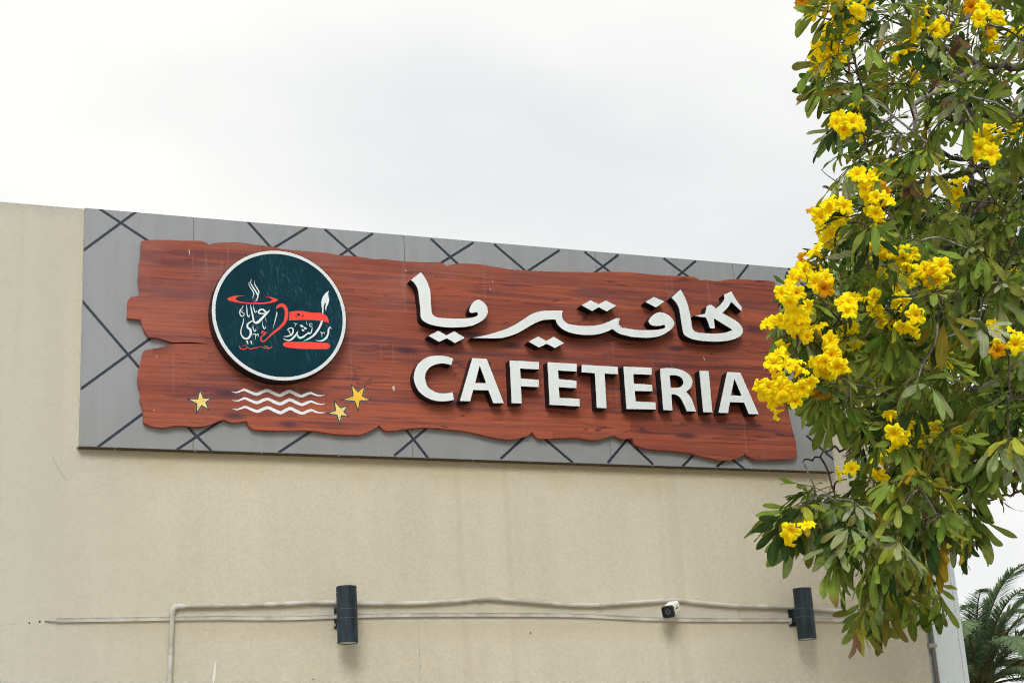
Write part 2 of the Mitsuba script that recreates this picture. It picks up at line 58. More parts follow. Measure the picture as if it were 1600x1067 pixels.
TIPS = [[3.433,4.409,3.903,0.0],[3.444,4.467,4.511,0.0],[3.829,4.476,3.722,0.0],[3.197,4.308,2.995,0.0],[2.961,4.569,3.318,0.0],[3.099,4.583,2.645,0.0],[3.959,4.393,4.615,0.0],[3.982,4.649,4.806,0.0],[3.385,4.435,3.565,0.0],[3.624,4.464,3.569,0.0],[3.724,4.472,3.447,0.0],[3.902,4.282,4.379,0.0],[2.999,4.274,2.469,0.0],[3.613,4.598,3.083,0.0],[3.66,4.564,3.779,0.0],[3.704,4.294,2.918,0.0],[3.937,4.528,4.341,0.0],[3.174,4.355,3.266,0.0],[3.09,4.294,3.561,0.0],[4.086,4.627,3.966,0.0],[3.528,4.386,4.331,0.0],[3.088,4.305,4.362,0.0],[3.131,4.594,3.238,0.0],[3.09,4.251,2.664,0.0],[3.522,4.252,4.062,0.0],[2.976,4.436,3.018,0.0],[3.205,4.46,4.116,0.0],[3.182,4.443,2.899,0.0],[3.365,4.41,3.183,0.0],[3.139,4.411,3.802,0.0],[3.958,4.525,3.279,0.0],[3.044,4.299,4.177,0.0],[3.532,4.575,4.265,0.0],[3.179,4.262,2.55,0.0],[3.926,4.268,4.172,0.0],[3.495,4.261,2.795,0.0],[3.91,4.492,3.574,0.0],[3.23,4.477,3.46,0.0],[3.068,4.521,3.421,0.0],[3.554,4.395,3.235,0.0],[3.588,4.353,2.974,0.0],[3.265,4.251,3.297,0.0],[3.382,4.454,2.855,0.0],[3.857,4.351,4.003,0.0],[3.43,4.868,2.802,0.0],[4.13,5.042,3.008,0.0],[4.021,5.08,3.555,0.0],[3.575,4.749,3.158,0.0],[4.435,4.928,4.758,0.0],[3.857,4.78,3.649,0.0],[3.556,5.018,4.5,0.0],[3.66,4.964,2.762,0.0],[3.56,4.989,3.485,0.0],[4.311,5.022,3.59,0.0],[4.123,4.764,4.026,0.0],[3.861,5.004,3.846,0.0],[3.605,4.923,4.079,0.0],[4.083,4.798,4.652,0.0],[3.466,4.887,3.13,0.0],[3.415,5.077,2.772,0.0],[3.466,4.916,2.975,0.0],[3.87,4.799,4.692,0.0],[3.566,4.759,4.577,0.0],[3.234,4.882,3.544,0.0],[4.52,5.028,4.488,0.0],[3.743,4.833,2.845,0.0],[4.376,5.051,5.072,0.0],[3.844,4.921,4.932,0.0],[3.783,4.939,4.448,0.0],[4.022,5.077,3.218,0.0],[4.303,4.979,3.951,0.0],[4.246,4.975,3.256,0.0],[3.184,4.894,3.3,0.0],[3.864,5.003,4.084,0.0],[4.288,5.052,3.786,0.0],[3.538,4.807,2.899,0.0],[3.412,4.964,3.338,0.0],[3.997,4.751,4.397,0.0],[3.589,4.783,3.447,0.0],[3.387,4.768,2.48,0.0],[3.691,5.062,3.949,0.0],[4.311,4.747,4.898,0.0],[3.615,5.021,3.695,0.0],[3.872,4.703,3.288,0.0],[3.261,4.909,3.17,0.0],[3.268,4.731,3.64,0.0],[3.492,4.837,4.763,0.0],[3.574,4.974,4.313,0.0],[3.53,4.799,3.291,0.0],[3.869,4.82,4.277,0.0],[3.567,4.744,4.147,0.0],[3.899,4.751,3.8,0.0],[4.597,4.984,4.656,0.0],[4.09,5.072,4.646,0.0],[4.278,4.902,3.406,0.0],[3.529,5.005,2.664,0.0],[4.701,5.486,4.711,0.0],[4.221,5.234,4.778,0.0],[3.93,5.548,3.635,0.0],[3.785,5.313,3.227,0.0],[4.876,5.482,5.269,0.0],[4.223,5.502,4.208,0.0],[4.338,5.234,3.216,0.0],[3.697,5.476,3.679,0.0],[3.764,5.269,3.699,0.0],[4.096,5.513,4.353,0.0],[4.071,5.545,3.537,0.0],[3.859,5.53,2.899,0.0],[4.583,5.43,4.06,0.0],[4.277,5.375,3.389,0.0],[4.056,5.267,4.844,0.0],[3.969,5.266,3.18,0.0],[4.418,5.434,3.714,0.0],[4.634,5.39,4.934,0.0],[4.521,5.268,3.561,0.0],[4.105,5.589,4.798,0.0],[4.17,5.591,4.021,0.0],[5.037,5.576,5.026,0.0],[3.934,5.581,4.119,0.0],[4.016,5.399,2.995,0.0],[4.583,5.489,4.259,0.0],[4.59,5.549,5.22,0.0],[3.959,5.525,2.684,0.0],[4.149,5.317,3.547,0.0],[4.349,5.345,3.867,0.0],[3.843,5.275,4.436,0.0],[4.062,5.305,5.048,0.0],[4.733,5.446,3.886,0.0],[4.414,5.344,4.355,0.0],[4.425,5.408,4.708,0.0],[4.217,5.486,3.86,0.0],[3.559,5.215,3.326,0.0],[3.896,5.333,2.815,0.0],[4.227,5.443,3.116,0.0],[3.638,5.56,3.511,0.0],[4.096,5.215,4.342,0.0],[4.006,5.503,5.045,0.0],[4.616,5.269,4.232,0.0],[4.584,5.219,4.391,0.0],[4.155,6.035,4.126,0.0],[5.303,5.817,5.366,0.0],[4.569,5.956,3.882,0.0],[5.228,6.017,5.133,0.0],[4.646,6.111,5.143,0.0],[4.94,6.037,5.511,0.0],[4.297,6.137,3.717,0.0],[5.18,6.114,3.588,0.0],[4.249,5.871,2.917,0.0],[4.309,5.877,4.088,0.0],[4.207,5.759,4.322,0.0],[4.27,5.9,3.843,0.0],[4.684,5.809,3.528,0.0],[4.448,6.122,3.17,0.0],[4.355,5.885,3.642,0.0],[4.756,5.935,4.148,0.0],[5.152,6.079,3.86,0.0],[4.441,5.819,4.512,0.0],[5.093,6.139,5.338,0.0],[4.536,5.897,3.197,0.0],[4.193,5.835,4.757,0.0],[5.104,5.898,4.347,0.0],[4.002,6.099,3.648,0.0],[4.113,6.024,2.976,0.0],[4.521,6.046,5.511,0.0],[5.276,6.026,5.61,0.0],[4.265,5.929,3.302,0.0],[4.431,5.891,3.44,0.0],[4.706,6.029,4.425,0.0],[5.209,6.084,4.144,0.0],[4.745,5.822,3.897,0.0],[4.761,5.83,4.84,0.0],[4.164,5.765,4.988,0.0],[4.933,6.076,3.41,0.0],[5.123,5.988,4.602,0.0],[5.047,6.142,4.45,0.0],[5.242,5.908,4.86,0.0],[4.428,5.822,4.723,0.0],[3.22,4.6,2.374,1.0],[3.319,4.9,2.402,1.0],[3.511,4.8,2.431,1.0],[3.418,4.5,2.608,1.0],[3.211,4.7,2.523,1.0],[3.16,4.7,2.347,1.0],[3.48,4.5,2.632,1.0],[3.536,4.6,2.722,1.0],[3.642,4.6,2.864,1.0],[3.218,4.5,2.475,1.0],[4.047,4.9,2.977,1.0],[3.627,4.5,2.977,1.0],[3.023,4.6,3.348,1.0],[3.05,4.6,3.162,1.0],[3.205,4.7,3.071,1.0],[4.494,6.444,3.813,0.0],[4.688,6.545,4.095,0.0],[4.655,6.373,3.34,0.0],[4.755,6.518,3.266,0.0],[5.417,6.649,3.862,0.0],[5.251,6.287,4.391,0.0],[4.913,6.54,4.164,0.0],[4.694,6.483,4.553,0.0],[4.614,6.342,3.965,0.0],[4.684,6.547,3.886,0.0],[5.165,6.53,4.233,0.0],[4.548,6.3,4.239,0.0],[5.032,6.527,3.575,0.0],[5.143,6.419,4.549,0.0],[5.013,6.453,4.029,0.0],[4.953,6.299,4.224,0.0],[5.163,6.472,4.015,0.0],[5.338,6.482,4.516,0.0],[4.674,6.553,4.284,0.0],[5.399,6.345,4.285,0.0],[4.741,6.326,4.392,0.0],[4.608,6.329,4.562,0.0],[4.83,6.362,3.781,0.0],[4.976,6.604,4.745,0.0],[5.002,6.433,4.341,0.0],[4.605,6.478,3.649,0.0],[5.668,6.64,4.599,0.0],[4.551,6.281,3.191,0.0],[5.484,6.341,4.671,0.0],[4.906,6.609,4.313,0.0],[4.811,6.4,4.098,0.0],[5.342,6.317,3.863,0.0],[5.124,6.642,4.338,0.0],[5.022,6.647,3.959,0.0],[5.343,6.562,3.606,0.0],[5.131,6.256,4.151,0.0],[4.717,6.277,4.21,0.0],[5.303,6.601,4.254,0.0],[5.247,6.447,3.868,0.0],[5.499,6.455,4.184,0.0],[4.916,6.403,3.521,0.0],[5.29,6.341,4.562,0.0],[5.466,6.63,4.419,0.0],[5.502,6.492,4.371,0.0],[4.392,6.3,3.912,0.0],[5.017,6.403,3.731,0.0],[4.683,6.327,3.734,0.0],[4.513,6.292,4.446,0.0],[4.771,6.649,4.569,0.0],[5.1,6.285,3.675,0.0],[5.356,6.621,4.619,0.0],[4.523,6.295,3.822,0.0],[4.819,6.522,4.472,0.0],[5.518,6.532,3.907,0.0],[4.453,6.455,3.958,0.0],[5.202,6.266,3.818,0.0],[4.829,6.505,4.678,0.0],[5.004,6.542,4.507,0.0],[4.698,6.301,3.516,0.0],[5.217,6.363,3.588,0.0],[5.063,6.465,4.697,0.0],[5.543,6.64,3.75,0.0],[5.199,6.53,4.433,0.0],[4.849,6.485,3.401,0.0],[5.657,6.611,4.825,0.0],[4.768,6.522,3.618,0.0],[5.271,6.594,3.981,0.0],[4.811,6.403,3.945,0.0],[4.404,6.303,3.712,0.0],[4.849,6.561,3.845,0.0],[5.337,6.404,4.032,0.0],[4.829,6.25,4.587,0.0],[4.511,6.402,4.091,0.0],[4.53,6.604,3.784,0.0],[5.632,6.629,4.178,0.0],[4.959,6.345,3.923,0.0],[5.278,6.471,4.67,0.0],[4.839,6.564,4.017,0.0],[4.682,6.37,3.157,0.0],[4.681,6.434,4.696,0.0],[5.556,6.554,4.659,0.0],[5.108,6.617,3.698,0.0],[5.52,6.589,4.069,0.0],[5.184,6.596,4.766,0.0],[5.416,6.467,3.755,0.0],[5.248,6.564,3.726,0.0],[4.827,6.401,4.562,0.0],[4.976,6.276,4.43,0.0],[5.629,6.623,4.346,0.0],[5.456,6.615,4.82,0.0],[4.796,6.3,3.382,0.0],[4.808,6.25,3.635,0.0],[5.197,6.628,3.527,0.0],[4.962,6.254,4.053,0.0],[4.971,6.551,3.712,0.0],[4.54,6.573,4.031,0.0],[5.15,6.26,3.985,0.0],[5.122,6.254,3.486,0.0],[4.867,6.642,3.612,0.0],[4.824,6.619,3.47,0.0],[5.191,6.269,4.671,0.0],[2.959,4.7,2.659,0.0],[3.127,5.0,2.693,0.0],[3.077,4.8,2.728,0.0],[3.072,4.75,2.672,0.0],[3.22,4.9,2.746,0.0],[3.066,4.85,2.674,0.0],[3.074,4.6,2.552,0.0]]
FAR_TIPS = [[6.478,5.447,3.823],[6.355,5.558,5.536],[6.119,5.255,6.145],[7.287,5.993,4.992],[7.461,6.33,6.405],[4.69,5.022,3.493],[7.072,6.804,4.797],[5.248,6.305,6.076],[4.414,4.879,3.175],[4.31,4.376,4.844],[5.921,6.21,4.14],[4.766,4.412,3.372],[7.023,6.562,5.813],[5.036,4.967,4.138],[4.316,4.542,3.864],[5.83,5.713,5.982],[4.748,4.942,3.868],[5.66,5.035,6.202],[6.149,6.579,3.428],[5.213,5.759,4.011],[5.592,5.229,4.583],[4.333,4.326,4.348],[5.301,5.106,5.666],[4.603,4.389,3.777],[5.976,5.869,3.543],[5.913,5.434,6.08],[5.245,4.671,5.539],[6.391,5.556,4.85],[6.03,5.557,5.59],[5.059,4.963,5.966],[5.395,5.135,3.287],[7.147,6.855,6.544],[6.129,6.169,3.718],[6.143,5.571,5.922],[6.855,6.408,6.022],[4.924,5.853,5.825],[5.95,5.489,3.941],[6.383,5.195,5.525],[5.214,6.026,6.097],[6.262,6.546,6.363],[6.683,6.774,4.146],[5.874,5.308,4.782],[5.909,5.976,5.057],[7.612,6.859,5.333],[5.957,4.934,4.918],[6.461,6.399,4.108],[5.782,5.532,5.25],[6.286,4.966,4.737],[6.743,5.856,5.555],[5.287,5.169,4.19],[5.209,4.495,3.916],[5.62,4.623,4.853],[6.843,5.338,4.783],[7.143,6.49,4.578],[4.821,4.585,3.826],[5.924,6.155,4.411],[4.884,4.339,4.001],[4.545,4.627,3.239],[6.819,6.133,5.129],[5.07,5.225,6.137],[7.312,6.839,5.525],[5.022,4.905,4.507],[4.602,4.395,4.425],[6.314,5.072,5.093],[5.091,4.608,3.368],[6.809,5.766,5.81],[6.159,6.733,3.931],[5.087,5.542,3.499],[6.628,6.079,5.445],[5.245,4.912,5.119],[6.985,6.061,4.299],[7.789,6.44,5.326],[6.891,6.502,6.666],[6.428,5.571,6.437],[4.766,4.755,4.65],[5.703,6.495,3.476],[5.445,4.952,3.936],[5.672,5.022,5.11],[5.397,6.084,3.539],[7.308,6.18,6.225],[5.082,5.446,3.046],[6.491,6.174,6.501],[6.543,5.593,5.318],[5.529,5.093,3.554],[6.603,6.559,3.649],[7.271,6.355,6.679],[5.384,5.598,5.813],[5.651,5.613,4.083],[4.43,5.345,5.545],[5.328,5.815,3.291],[7.517,6.624,5.549],[7.826,6.016,6.151],[5.653,5.906,4.287],[6.186,6.287,4.456],[5.903,5.198,3.414],[6.191,5.519,4.319],[5.763,6.205,6.447],[5.98,5.72,6.772],[4.025,4.416,3.147],[5.664,5.812,6.839],[5.09,4.633,4.225],[5.174,5.255,4.873],[7.879,6.554,6.551],[6.59,5.757,6.252],[5.514,5.248,6.009],[6.49,6.382,4.623],[6.001,5.587,4.745],[5.535,4.958,5.334],[7.584,6.097,6.865],[6.432,6.098,3.578],[6.391,6.559,5.446],[6.884,6.295,4.798],[7.13,5.477,4.945],[6.684,5.414,4.392],[7.286,6.299,4.888],[4.807,4.779,3.209],[7.355,6.866,6.336],[4.763,4.603,4.983],[6.385,6.499,6.069],[7.233,6.355,5.862],[5.672,4.823,3.661],[6.793,5.653,4.041],[5.865,5.048,4.153],[4.202,5.06,5.248],[5.105,4.996,2.866],[6.033,4.946,5.289],[4.994,5.153,3.289],[6.324,6.082,6.306],[6.371,6.687,4.255],[7.629,6.576,5.081],[7.076,5.678,4.197],[5.12,5.351,3.889],[7.117,6.898,5.923],[6.248,5.775,5.69],[5.841,6.498,6.273],[5.266,4.622,5.24],[6.816,5.687,6.872],[6.901,6.562,4.164],[5.617,4.679,4.044],[6.26,6.252,5.506],[6.071,5.96,6.02],[4.783,4.592,5.361],[7.2,5.576,6.281],[6.423,5.355,6.144],[5.944,5.099,4.606],[5.466,5.871,4.036],[6.72,6.577,5.131],[6.108,5.508,6.468],[7.326,6.662,4.164],[4.394,4.626,4.602],[7.82,6.212,5.496],[5.567,5.268,3.763],[7.032,5.792,3.916],[7.723,6.711,6.245],[4.844,5.143,5.888],[5.706,4.633,4.52],[4.984,5.835,6.168],[4.293,4.925,2.856],[6.353,5.315,6.479],[4.782,4.562,4.167],[6.216,6.03,3.272],[7.395,6.227,5.128],[5.591,5.326,3.032],[6.043,6.216,5.122],[7.001,5.492,5.955],[5.609,5.495,5.46],[6.73,6.567,5.501],[7.687,5.95,5.523],[5.576,5.784,6.503],[6.064,5.223,5.218],[7.415,6.777,4.846],[7.267,6.306,5.452],[7.121,6.344,3.774],[6.786,6.661,6.924],[4.882,5.478,6.004],[6.256,5.298,3.504],[6.265,5.9,4.507],[6.228,5.685,3.337],[6.415,6.426,5.693],[7.075,6.463,6.467],[5.303,5.494,5.16],[6.721,5.495,6.395],[4.646,5.73,5.691],[6.477,6.114,4.385],[4.847,5.449,3.227],[7.036,6.822,5.438],[5.252,5.355,3.621],[4.514,4.77,5.476],[5.957,6.377,4.658],[6.791,6.264,5.568],[5.073,5.351,4.424],[4.495,4.755,3.904],[6.457,5.991,5.105],[4.953,4.567,4.752],[7.946,6.487,5.047],[5.893,6.521,6.629],[7.028,5.798,6.005],[5.649,5.875,5.066],[4.633,4.898,4.229],[4.853,5.303,3.873],[7.745,6.406,4.869],[6.879,5.329,5.377],[5.663,5.721,3.049],[7.775,6.721,5.858],[4.394,4.605,3.541],[5.868,5.364,4.251],[6.341,6.45,4.878],[6.351,5.654,3.6],[6.686,5.791,3.509],[5.731,4.865,4.728],[5.78,6.205,3.215],[6.806,5.684,5.188],[7.767,6.547,6.852],[7.792,6.293,5.98],[4.594,5.387,5.872],[7.052,6.436,5.299],[7.864,6.018,5.74],[7.992,6.724,6.068],[4.754,5.095,5.322],[6.804,6.216,6.377],[5.659,5.198,4.052],[5.714,5.752,3.474],[5.44,5.732,4.292],[5.639,6.072,6.059],[6.665,6.868,5.39],[5.68,5.514,3.622],[5.515,5.537,6.077],[5.639,5.391,3.365],[5.515,5.288,5.171],[5.003,4.713,3.615],[5.575,5.697,4.819],[6.217,5.769,4.081],[7.33,5.86,5.938],[6.688,6.034,5.825],[6.008,6.388,3.61],[5.277,4.525,4.474],[7.016,5.865,4.745],[6.129,6.205,4.864],[6.036,5.693,5.02],[4.993,5.289,4.142],[7.356,6.958,5.275],[5.642,5.507,4.607],[6.955,5.924,7.028],[6.258,5.325,4.929],[6.531,5.651,6.804],[4.969,5.407,5.675],[7.221,5.973,6.845],[5.937,5.39,3.629],[5.905,5.91,5.345],[5.437,4.92,4.512],[6.58,6.679,4.908],[5.669,4.762,5.587],[5.725,5.494,6.641],[6.263,6.368,6.592],[6.168,6.135,6.777],[6.049,5.962,3.911],[7.488,6.936,6.064],[4.655,4.986,2.999],[7.349,6.284,4.177],[5.837,5.447,3.185],[5.394,4.783,4.897],[6.765,6.381,4.518],[5.607,6.272,3.626],[6.141,6.282,6.344],[6.863,6.82,5.647],[6.787,6.205,7.216],[5.752,5.629,6.365],[5.684,5.989,4.718],[6.172,5.099,4.144],[5.516,5.708,3.789],[7.017,6.804,4.121],[7.018,5.655,4.563],[6.588,6.845,6.431],[6.086,6.503,5.347],[7.146,6.148,5.224],[4.913,5.1,5.621],[6.554,5.245,5.819],[6.557,5.204,5.075],[6.195,5.124,4.477],[5.163,4.967,3.747],[6.251,6.226,3.966],[7.165,6.822,4.367],[4.848,5.158,4.364],[7.374,5.95,6.431],[7.421,6.166,5.948],[7.42,5.891,5.272],[6.505,6.375,5.156],[4.431,4.587,5.085],[5.904,5.09,5.662],[7.208,6.681,5.067],[4.624,4.403,4.701],[6.537,6.294,3.38],[6.632,5.884,4.006],[6.348,6.555,6.832],[6.972,6.17,6.635],[7.704,6.569,4.594],[6.566,6.058,6.787],[7.277,5.613,5.724],[5.777,5.947,5.638],[7.606,6.047,4.951],[5.378,5.29,6.44],[6.084,6.275,3.275],[6.682,5.719,4.285],[6.567,6.256,4.873],[7.176,6.352,6.933],[7.525,6.29,4.411],[7.879,6.734,5.277],[5.632,5.311,6.28],[6.386,6.869,4.458],[6.96,6.115,5.745],[6.445,5.6,4.18],[6.409,5.915,5.506],[5.124,5.613,6.398],[6.292,5.371,5.233],[7.219,6.455,7.193],[5.439,5.338,4.787],[4.999,6.196,5.988],[5.746,5.447,5.718],[6.94,6.608,3.792],[6.789,5.807,6.563],[6.327,6.681,5.734],[5.815,6.345,3.929],[5.469,5.834,6.259],[7.432,6.564,6.132],[5.933,4.949,3.849],[5.343,5.46,4.075],[5.931,5.826,6.483],[4.919,4.839,4.999],[7.038,5.654,5.388],[4.865,5.396,3.597],[7.114,5.855,6.499],[7.289,6.733,5.775],[5.109,5.669,3.23],[6.692,6.087,3.796],[6.567,6.829,5.789],[6.048,5.664,3.713],[4.449,4.672,4.305],[5.959,5.819,4.289],[7.633,5.863,5.784],[6.552,5.26,4.596],[4.128,4.377,4.068],[5.56,6.015,3.312],[6.695,6.976,4.77],[5.96,5.263,6.422],[6.808,6.33,3.74],[4.248,4.345,3.67],[5.326,5.531,4.467],[7.924,6.792,5.558],[6.82,6.869,5.926],[5.129,5.067,5.355],[5.249,5.841,3.592],[6.603,6.449,6.29],[7.088,6.182,4.061],[5.609,5.072,4.286],[6.053,6.077,5.588],[6.14,6.631,4.604],[4.224,4.64,3.223],[5.402,4.995,3.039],[6.189,5.187,5.768],[6.787,6.314,4.166],[4.901,4.35,4.599],[4.353,4.366,3.197],[6.157,6.472,4.209],[5.686,6.061,3.826],[5.281,4.759,3.222],[5.272,4.625,3.669],[5.446,6.464,6.177],[6.283,6.375,3.586],[7.987,6.417,6.25],[4.101,4.771,5.129],[5.124,4.594,4.979],[5.366,4.848,5.767],[6.432,5.71,5.085],[6.621,6.413,6.572],[5.273,5.571,4.836],[5.241,5.112,4.609],[6.913,6.714,4.411]]
BLOOMS = [[3.15,4.553,4.533,5.0],[3.384,4.739,4.557,5.0],[3.38,4.596,4.563,5.0],[3.065,4.367,4.224,6.0],[3.137,4.546,4.256,5.0],[3.257,4.542,4.079,5.0],[3.363,4.658,4.098,4.0],[2.986,4.322,3.599,6.0],[3.067,4.532,3.666,5.0],[3.199,4.69,3.665,5.0],[3.442,4.678,3.912,5.0],[3.629,4.602,4.316,4.0],[3.391,4.742,3.621,5.0],[3.47,4.697,3.511,5.0],[3.223,4.68,3.292,4.0],[3.088,4.693,3.335,5.0],[3.08,4.75,3.209,5.0],[3.053,4.305,4.366,8.0],[3.114,4.304,4.329,8.0],[3.079,4.298,4.241,6.0],[3.093,4.445,4.234,9.0],[3.068,4.361,4.156,8.0],[3.509,4.366,4.388,9.0],[3.69,4.3,4.442,6.0],[3.665,4.231,4.35,6.0],[4.056,4.685,4.576,5.0],[3.547,4.553,4.383,5.0],[3.765,4.443,4.008,7.0],[3.584,4.262,3.833,6.0],[4.135,4.708,4.195,5.0],[3.077,4.342,3.946,7.0],[3.062,4.238,3.656,9.0],[3.24,4.436,3.736,6.0],[3.081,4.222,3.564,6.0],[3.036,4.438,3.634,7.0],[3.152,4.598,3.641,5.0],[3.205,4.393,3.466,10.0],[3.291,4.363,3.473,6.0],[3.257,4.286,3.35,9.0],[3.293,4.253,3.369,9.0],[3.185,4.339,3.244,11.0],[3.156,4.234,3.179,7.0],[3.054,4.359,3.281,8.0],[2.949,4.335,3.227,6.0],[2.922,4.393,3.413,9.0],[2.793,4.258,3.294,9.0],[2.746,4.279,3.254,9.0],[2.803,4.443,3.208,10.0],[2.804,4.365,3.198,6.0],[2.906,4.395,3.148,6.0],[2.676,4.321,2.971,12.0],[2.731,4.348,2.939,12.0],[2.737,4.386,3.043,6.0],[2.711,4.249,2.969,6.0],[2.914,4.361,3.082,7.0],[2.911,4.437,3.038,7.0],[2.889,4.325,3.044,6.0],[3.082,4.313,2.827,6.0],[3.385,4.603,2.902,4.0],[3.515,4.667,2.928,4.0],[3.246,4.606,2.783,4.0],[3.168,4.724,2.791,3.0],[2.809,4.521,2.537,4.0],[3.553,4.244,3.128,6.0],[3.71,4.511,3.244,5.0],[3.661,4.522,3.813,5.0],[3.91,4.633,3.521,4.0],[3.558,4.593,2.882,4.0],[4.143,4.632,4.566,5.0],[3.656,4.744,3.24,4.0]]
LIMBS = [[[[4.82,4.7,5.06],[4.15,4.708,4.78],[3.951,4.683,4.66],[3.882,4.725,4.631],[3.813,4.668,4.555],[3.878,4.739,4.528],[3.79,4.655,4.396]],0.011,0.004,1],[[[5.219,5.2,4.716],[4.666,5.208,4.784],[4.422,5.183,4.758],[4.313,5.225,4.833],[4.097,5.168,4.854]],0.022,0.008,0],[[[4.053,4.75,4.494],[3.862,4.758,4.383],[3.759,4.733,4.322],[3.715,4.775,4.276],[3.65,4.718,4.166],[3.645,4.789,4.119],[3.476,4.705,3.987],[3.376,4.8,3.925],[3.193,4.696,3.856]],0.013,0.005,1],[[[3.805,4.8,4.623],[3.754,4.808,4.629],[3.641,4.783,4.574],[3.584,4.825,4.568],[3.452,4.768,4.54]],0.009,0.004,1],[[[3.728,4.7,4.827],[3.698,4.708,4.713],[3.638,4.683,4.583],[3.689,4.725,4.576]],0.007,0.006,1],[[[5.515,5.5,4.693],[4.884,5.508,4.687],[4.711,5.483,4.675],[4.603,5.525,4.652],[4.478,5.468,4.622],[4.352,5.539,4.77]],0.035,0.014,0],[[[4.585,5.5,5.075],[4.574,5.508,4.825],[4.559,5.483,4.638],[4.569,5.525,4.454],[4.447,5.468,4.186]],0.03,0.014,0],[[[5.372,5.4,4.437],[4.759,5.408,4.434],[4.5,5.383,4.365],[4.332,5.425,4.319],[4.119,5.368,4.234],[3.952,5.439,4.128]],0.022,0.006,0],[[[5.741,5.7,4.74],[5.029,5.708,4.625],[4.703,5.683,4.556],[4.492,5.725,4.613]],0.02,0.008,0],[[[5.336,5.3,4.681],[4.821,5.308,4.435],[4.578,5.283,4.285],[4.475,5.325,4.195],[4.314,5.268,4.07],[4.141,5.339,3.902],[3.862,5.255,3.708]],0.02,0.006,0],[[[5.428,5.5,4.29],[4.94,5.508,4.217],[4.632,5.483,3.995],[4.381,5.525,3.751],[4.1,5.468,3.484],[3.988,5.539,3.274]],0.024,0.007,0],[[[5.207,5.3,3.914],[4.714,5.308,3.701],[4.38,5.283,3.444],[4.148,5.325,3.223],[3.905,5.268,2.933],[3.833,5.339,2.74]],0.024,0.006,0],[[[3.59,5.0,2.668],[3.522,5.008,2.549],[3.447,4.983,2.439]],0.007,0.004,0],[[[3.672,5.1,3.141],[3.532,5.108,2.936],[3.349,5.083,2.753],[3.28,5.125,2.664]],0.009,0.004,0],[[[3.482,4.9,2.957],[3.349,4.908,2.954],[3.246,4.883,2.92],[3.189,4.925,2.9],[3.08,4.868,2.864]],0.006,0.0025,0],[[[4.222,5.1,2.832],[4.102,5.108,2.813],[3.985,5.083,2.767]],0.006,0.003,0],[[[3.601,4.9,3.566],[3.455,4.908,3.506],[3.285,4.883,3.41],[3.189,4.925,3.318]],0.009,0.004,0],[[[4.618,5.2,3.659],[4.526,5.208,3.318],[4.324,5.183,3.032],[4.292,5.225,2.856]],0.012,0.004,0]]
DRY = [[3.935,4.9,2.763],[4.026,4.9,2.864],[3.71,4.6,4.326],[3.722,4.6,4.273],[3.228,4.5,4.318],[3.486,4.6,3.866],[3.527,4.6,3.896],[3.507,4.6,4.34],[3.945,4.6,4.192],[3.516,4.7,3.989],[3.797,4.6,4.64],[3.802,4.6,4.599],[3.834,4.6,4.507],[3.437,4.7,2.662],[3.036,4.6,2.226]]
TRUNK = [5.628, 5.6, 4.448]

# ------------------------------------------------------------------ helpers


def key_of(name, parent=None):
    """a free key for this name, numbered _001, _002 ... when taken"""
    base = name if parent is None else parent + '__' + name
    key, i = base, 0
    while key in scene or key in labels or any(False for _ in ()):
        i += 1
        key = f'{base}_{i:03d}'
    return key


def add(name, mesh, bsdf, parent=None, smooth=False, label=None, color=None, category=None, group=None, kind=None, **more):
    key = key_of(name, parent)
    scene[key] = ply(mesh, bsdf, smooth=smooth, color=color, **more)
    note = {k: v for k, v in (('label', label), ('category', category), ('group', group), ('kind', kind)) if v}
    if note:
        labels[key] = note
    return key


def thing(name, label, category, group=None):
    key = key_of(name)
    labels[key] = {'label': label, 'category': category}
    if group:
        labels[key]['group'] = group
    return key


def rgb(r, g, b):
    return {'type': 'rgb', 'value': [r, g, b]}


def principled(color, rough=0.5, spec=0.5, **more):
    return {'type': 'principled', 'base_color': color, 'roughness': rough, 'specular': spec, **more}


def two(b):
    return {'type': 'twosided', 'bsdf': b}


def bump(b, fn, scale=1.0, eps=1e-3):
    return {'type': 'bumpmap', 'arbitrary': {**proc(fn, eps)}, 'scale': scale, 'bsdf': b}


def curve(points, step=4):
    """closed outline in metres through millimetre points; points with a third entry are sharp corners"""
    n = len(points)
    p = np.array([q[:2] for q in points], float) / 1000
    sharp = [len(q) > 2 for q in points]
    out = []
    for i in range(n):
        a, b = p[i], p[(i + 1) % n]
        ta = np.zeros(2) if sharp[i] else (b - p[i - 1]) / 2
        tb = np.zeros(2) if sharp[(i + 1) % n] else (p[(i + 2) % n] - a) / 2
        if sharp[i] and sharp[(i + 1) % n]:
            out.append(a)
            continue
        if sharp[i]:
            ta = (b - a) * 1.5 - tb * 0.5
        if sharp[(i + 1) % n]:
            tb = (b - a) * 1.5 - ta * 0.5
        L = np.linalg.norm(b - a)
        for v, w in ((ta, 0), (tb, 0)):
            m = np.linalg.norm(v)
            if m > 1.2 * L:
                v *= 1.2 * L / m
        for k in range(step):
            t = k / step
            h = (2 * t**3 - 3 * t**2 + 1, t**3 - 2 * t**2 + t, -2 * t**3 + 3 * t**2, t**3 - t**2)
            out.append(h[0] * a + h[1] * ta + h[2] * b + h[3] * tb)
    return Polygon(out).buffer(0)


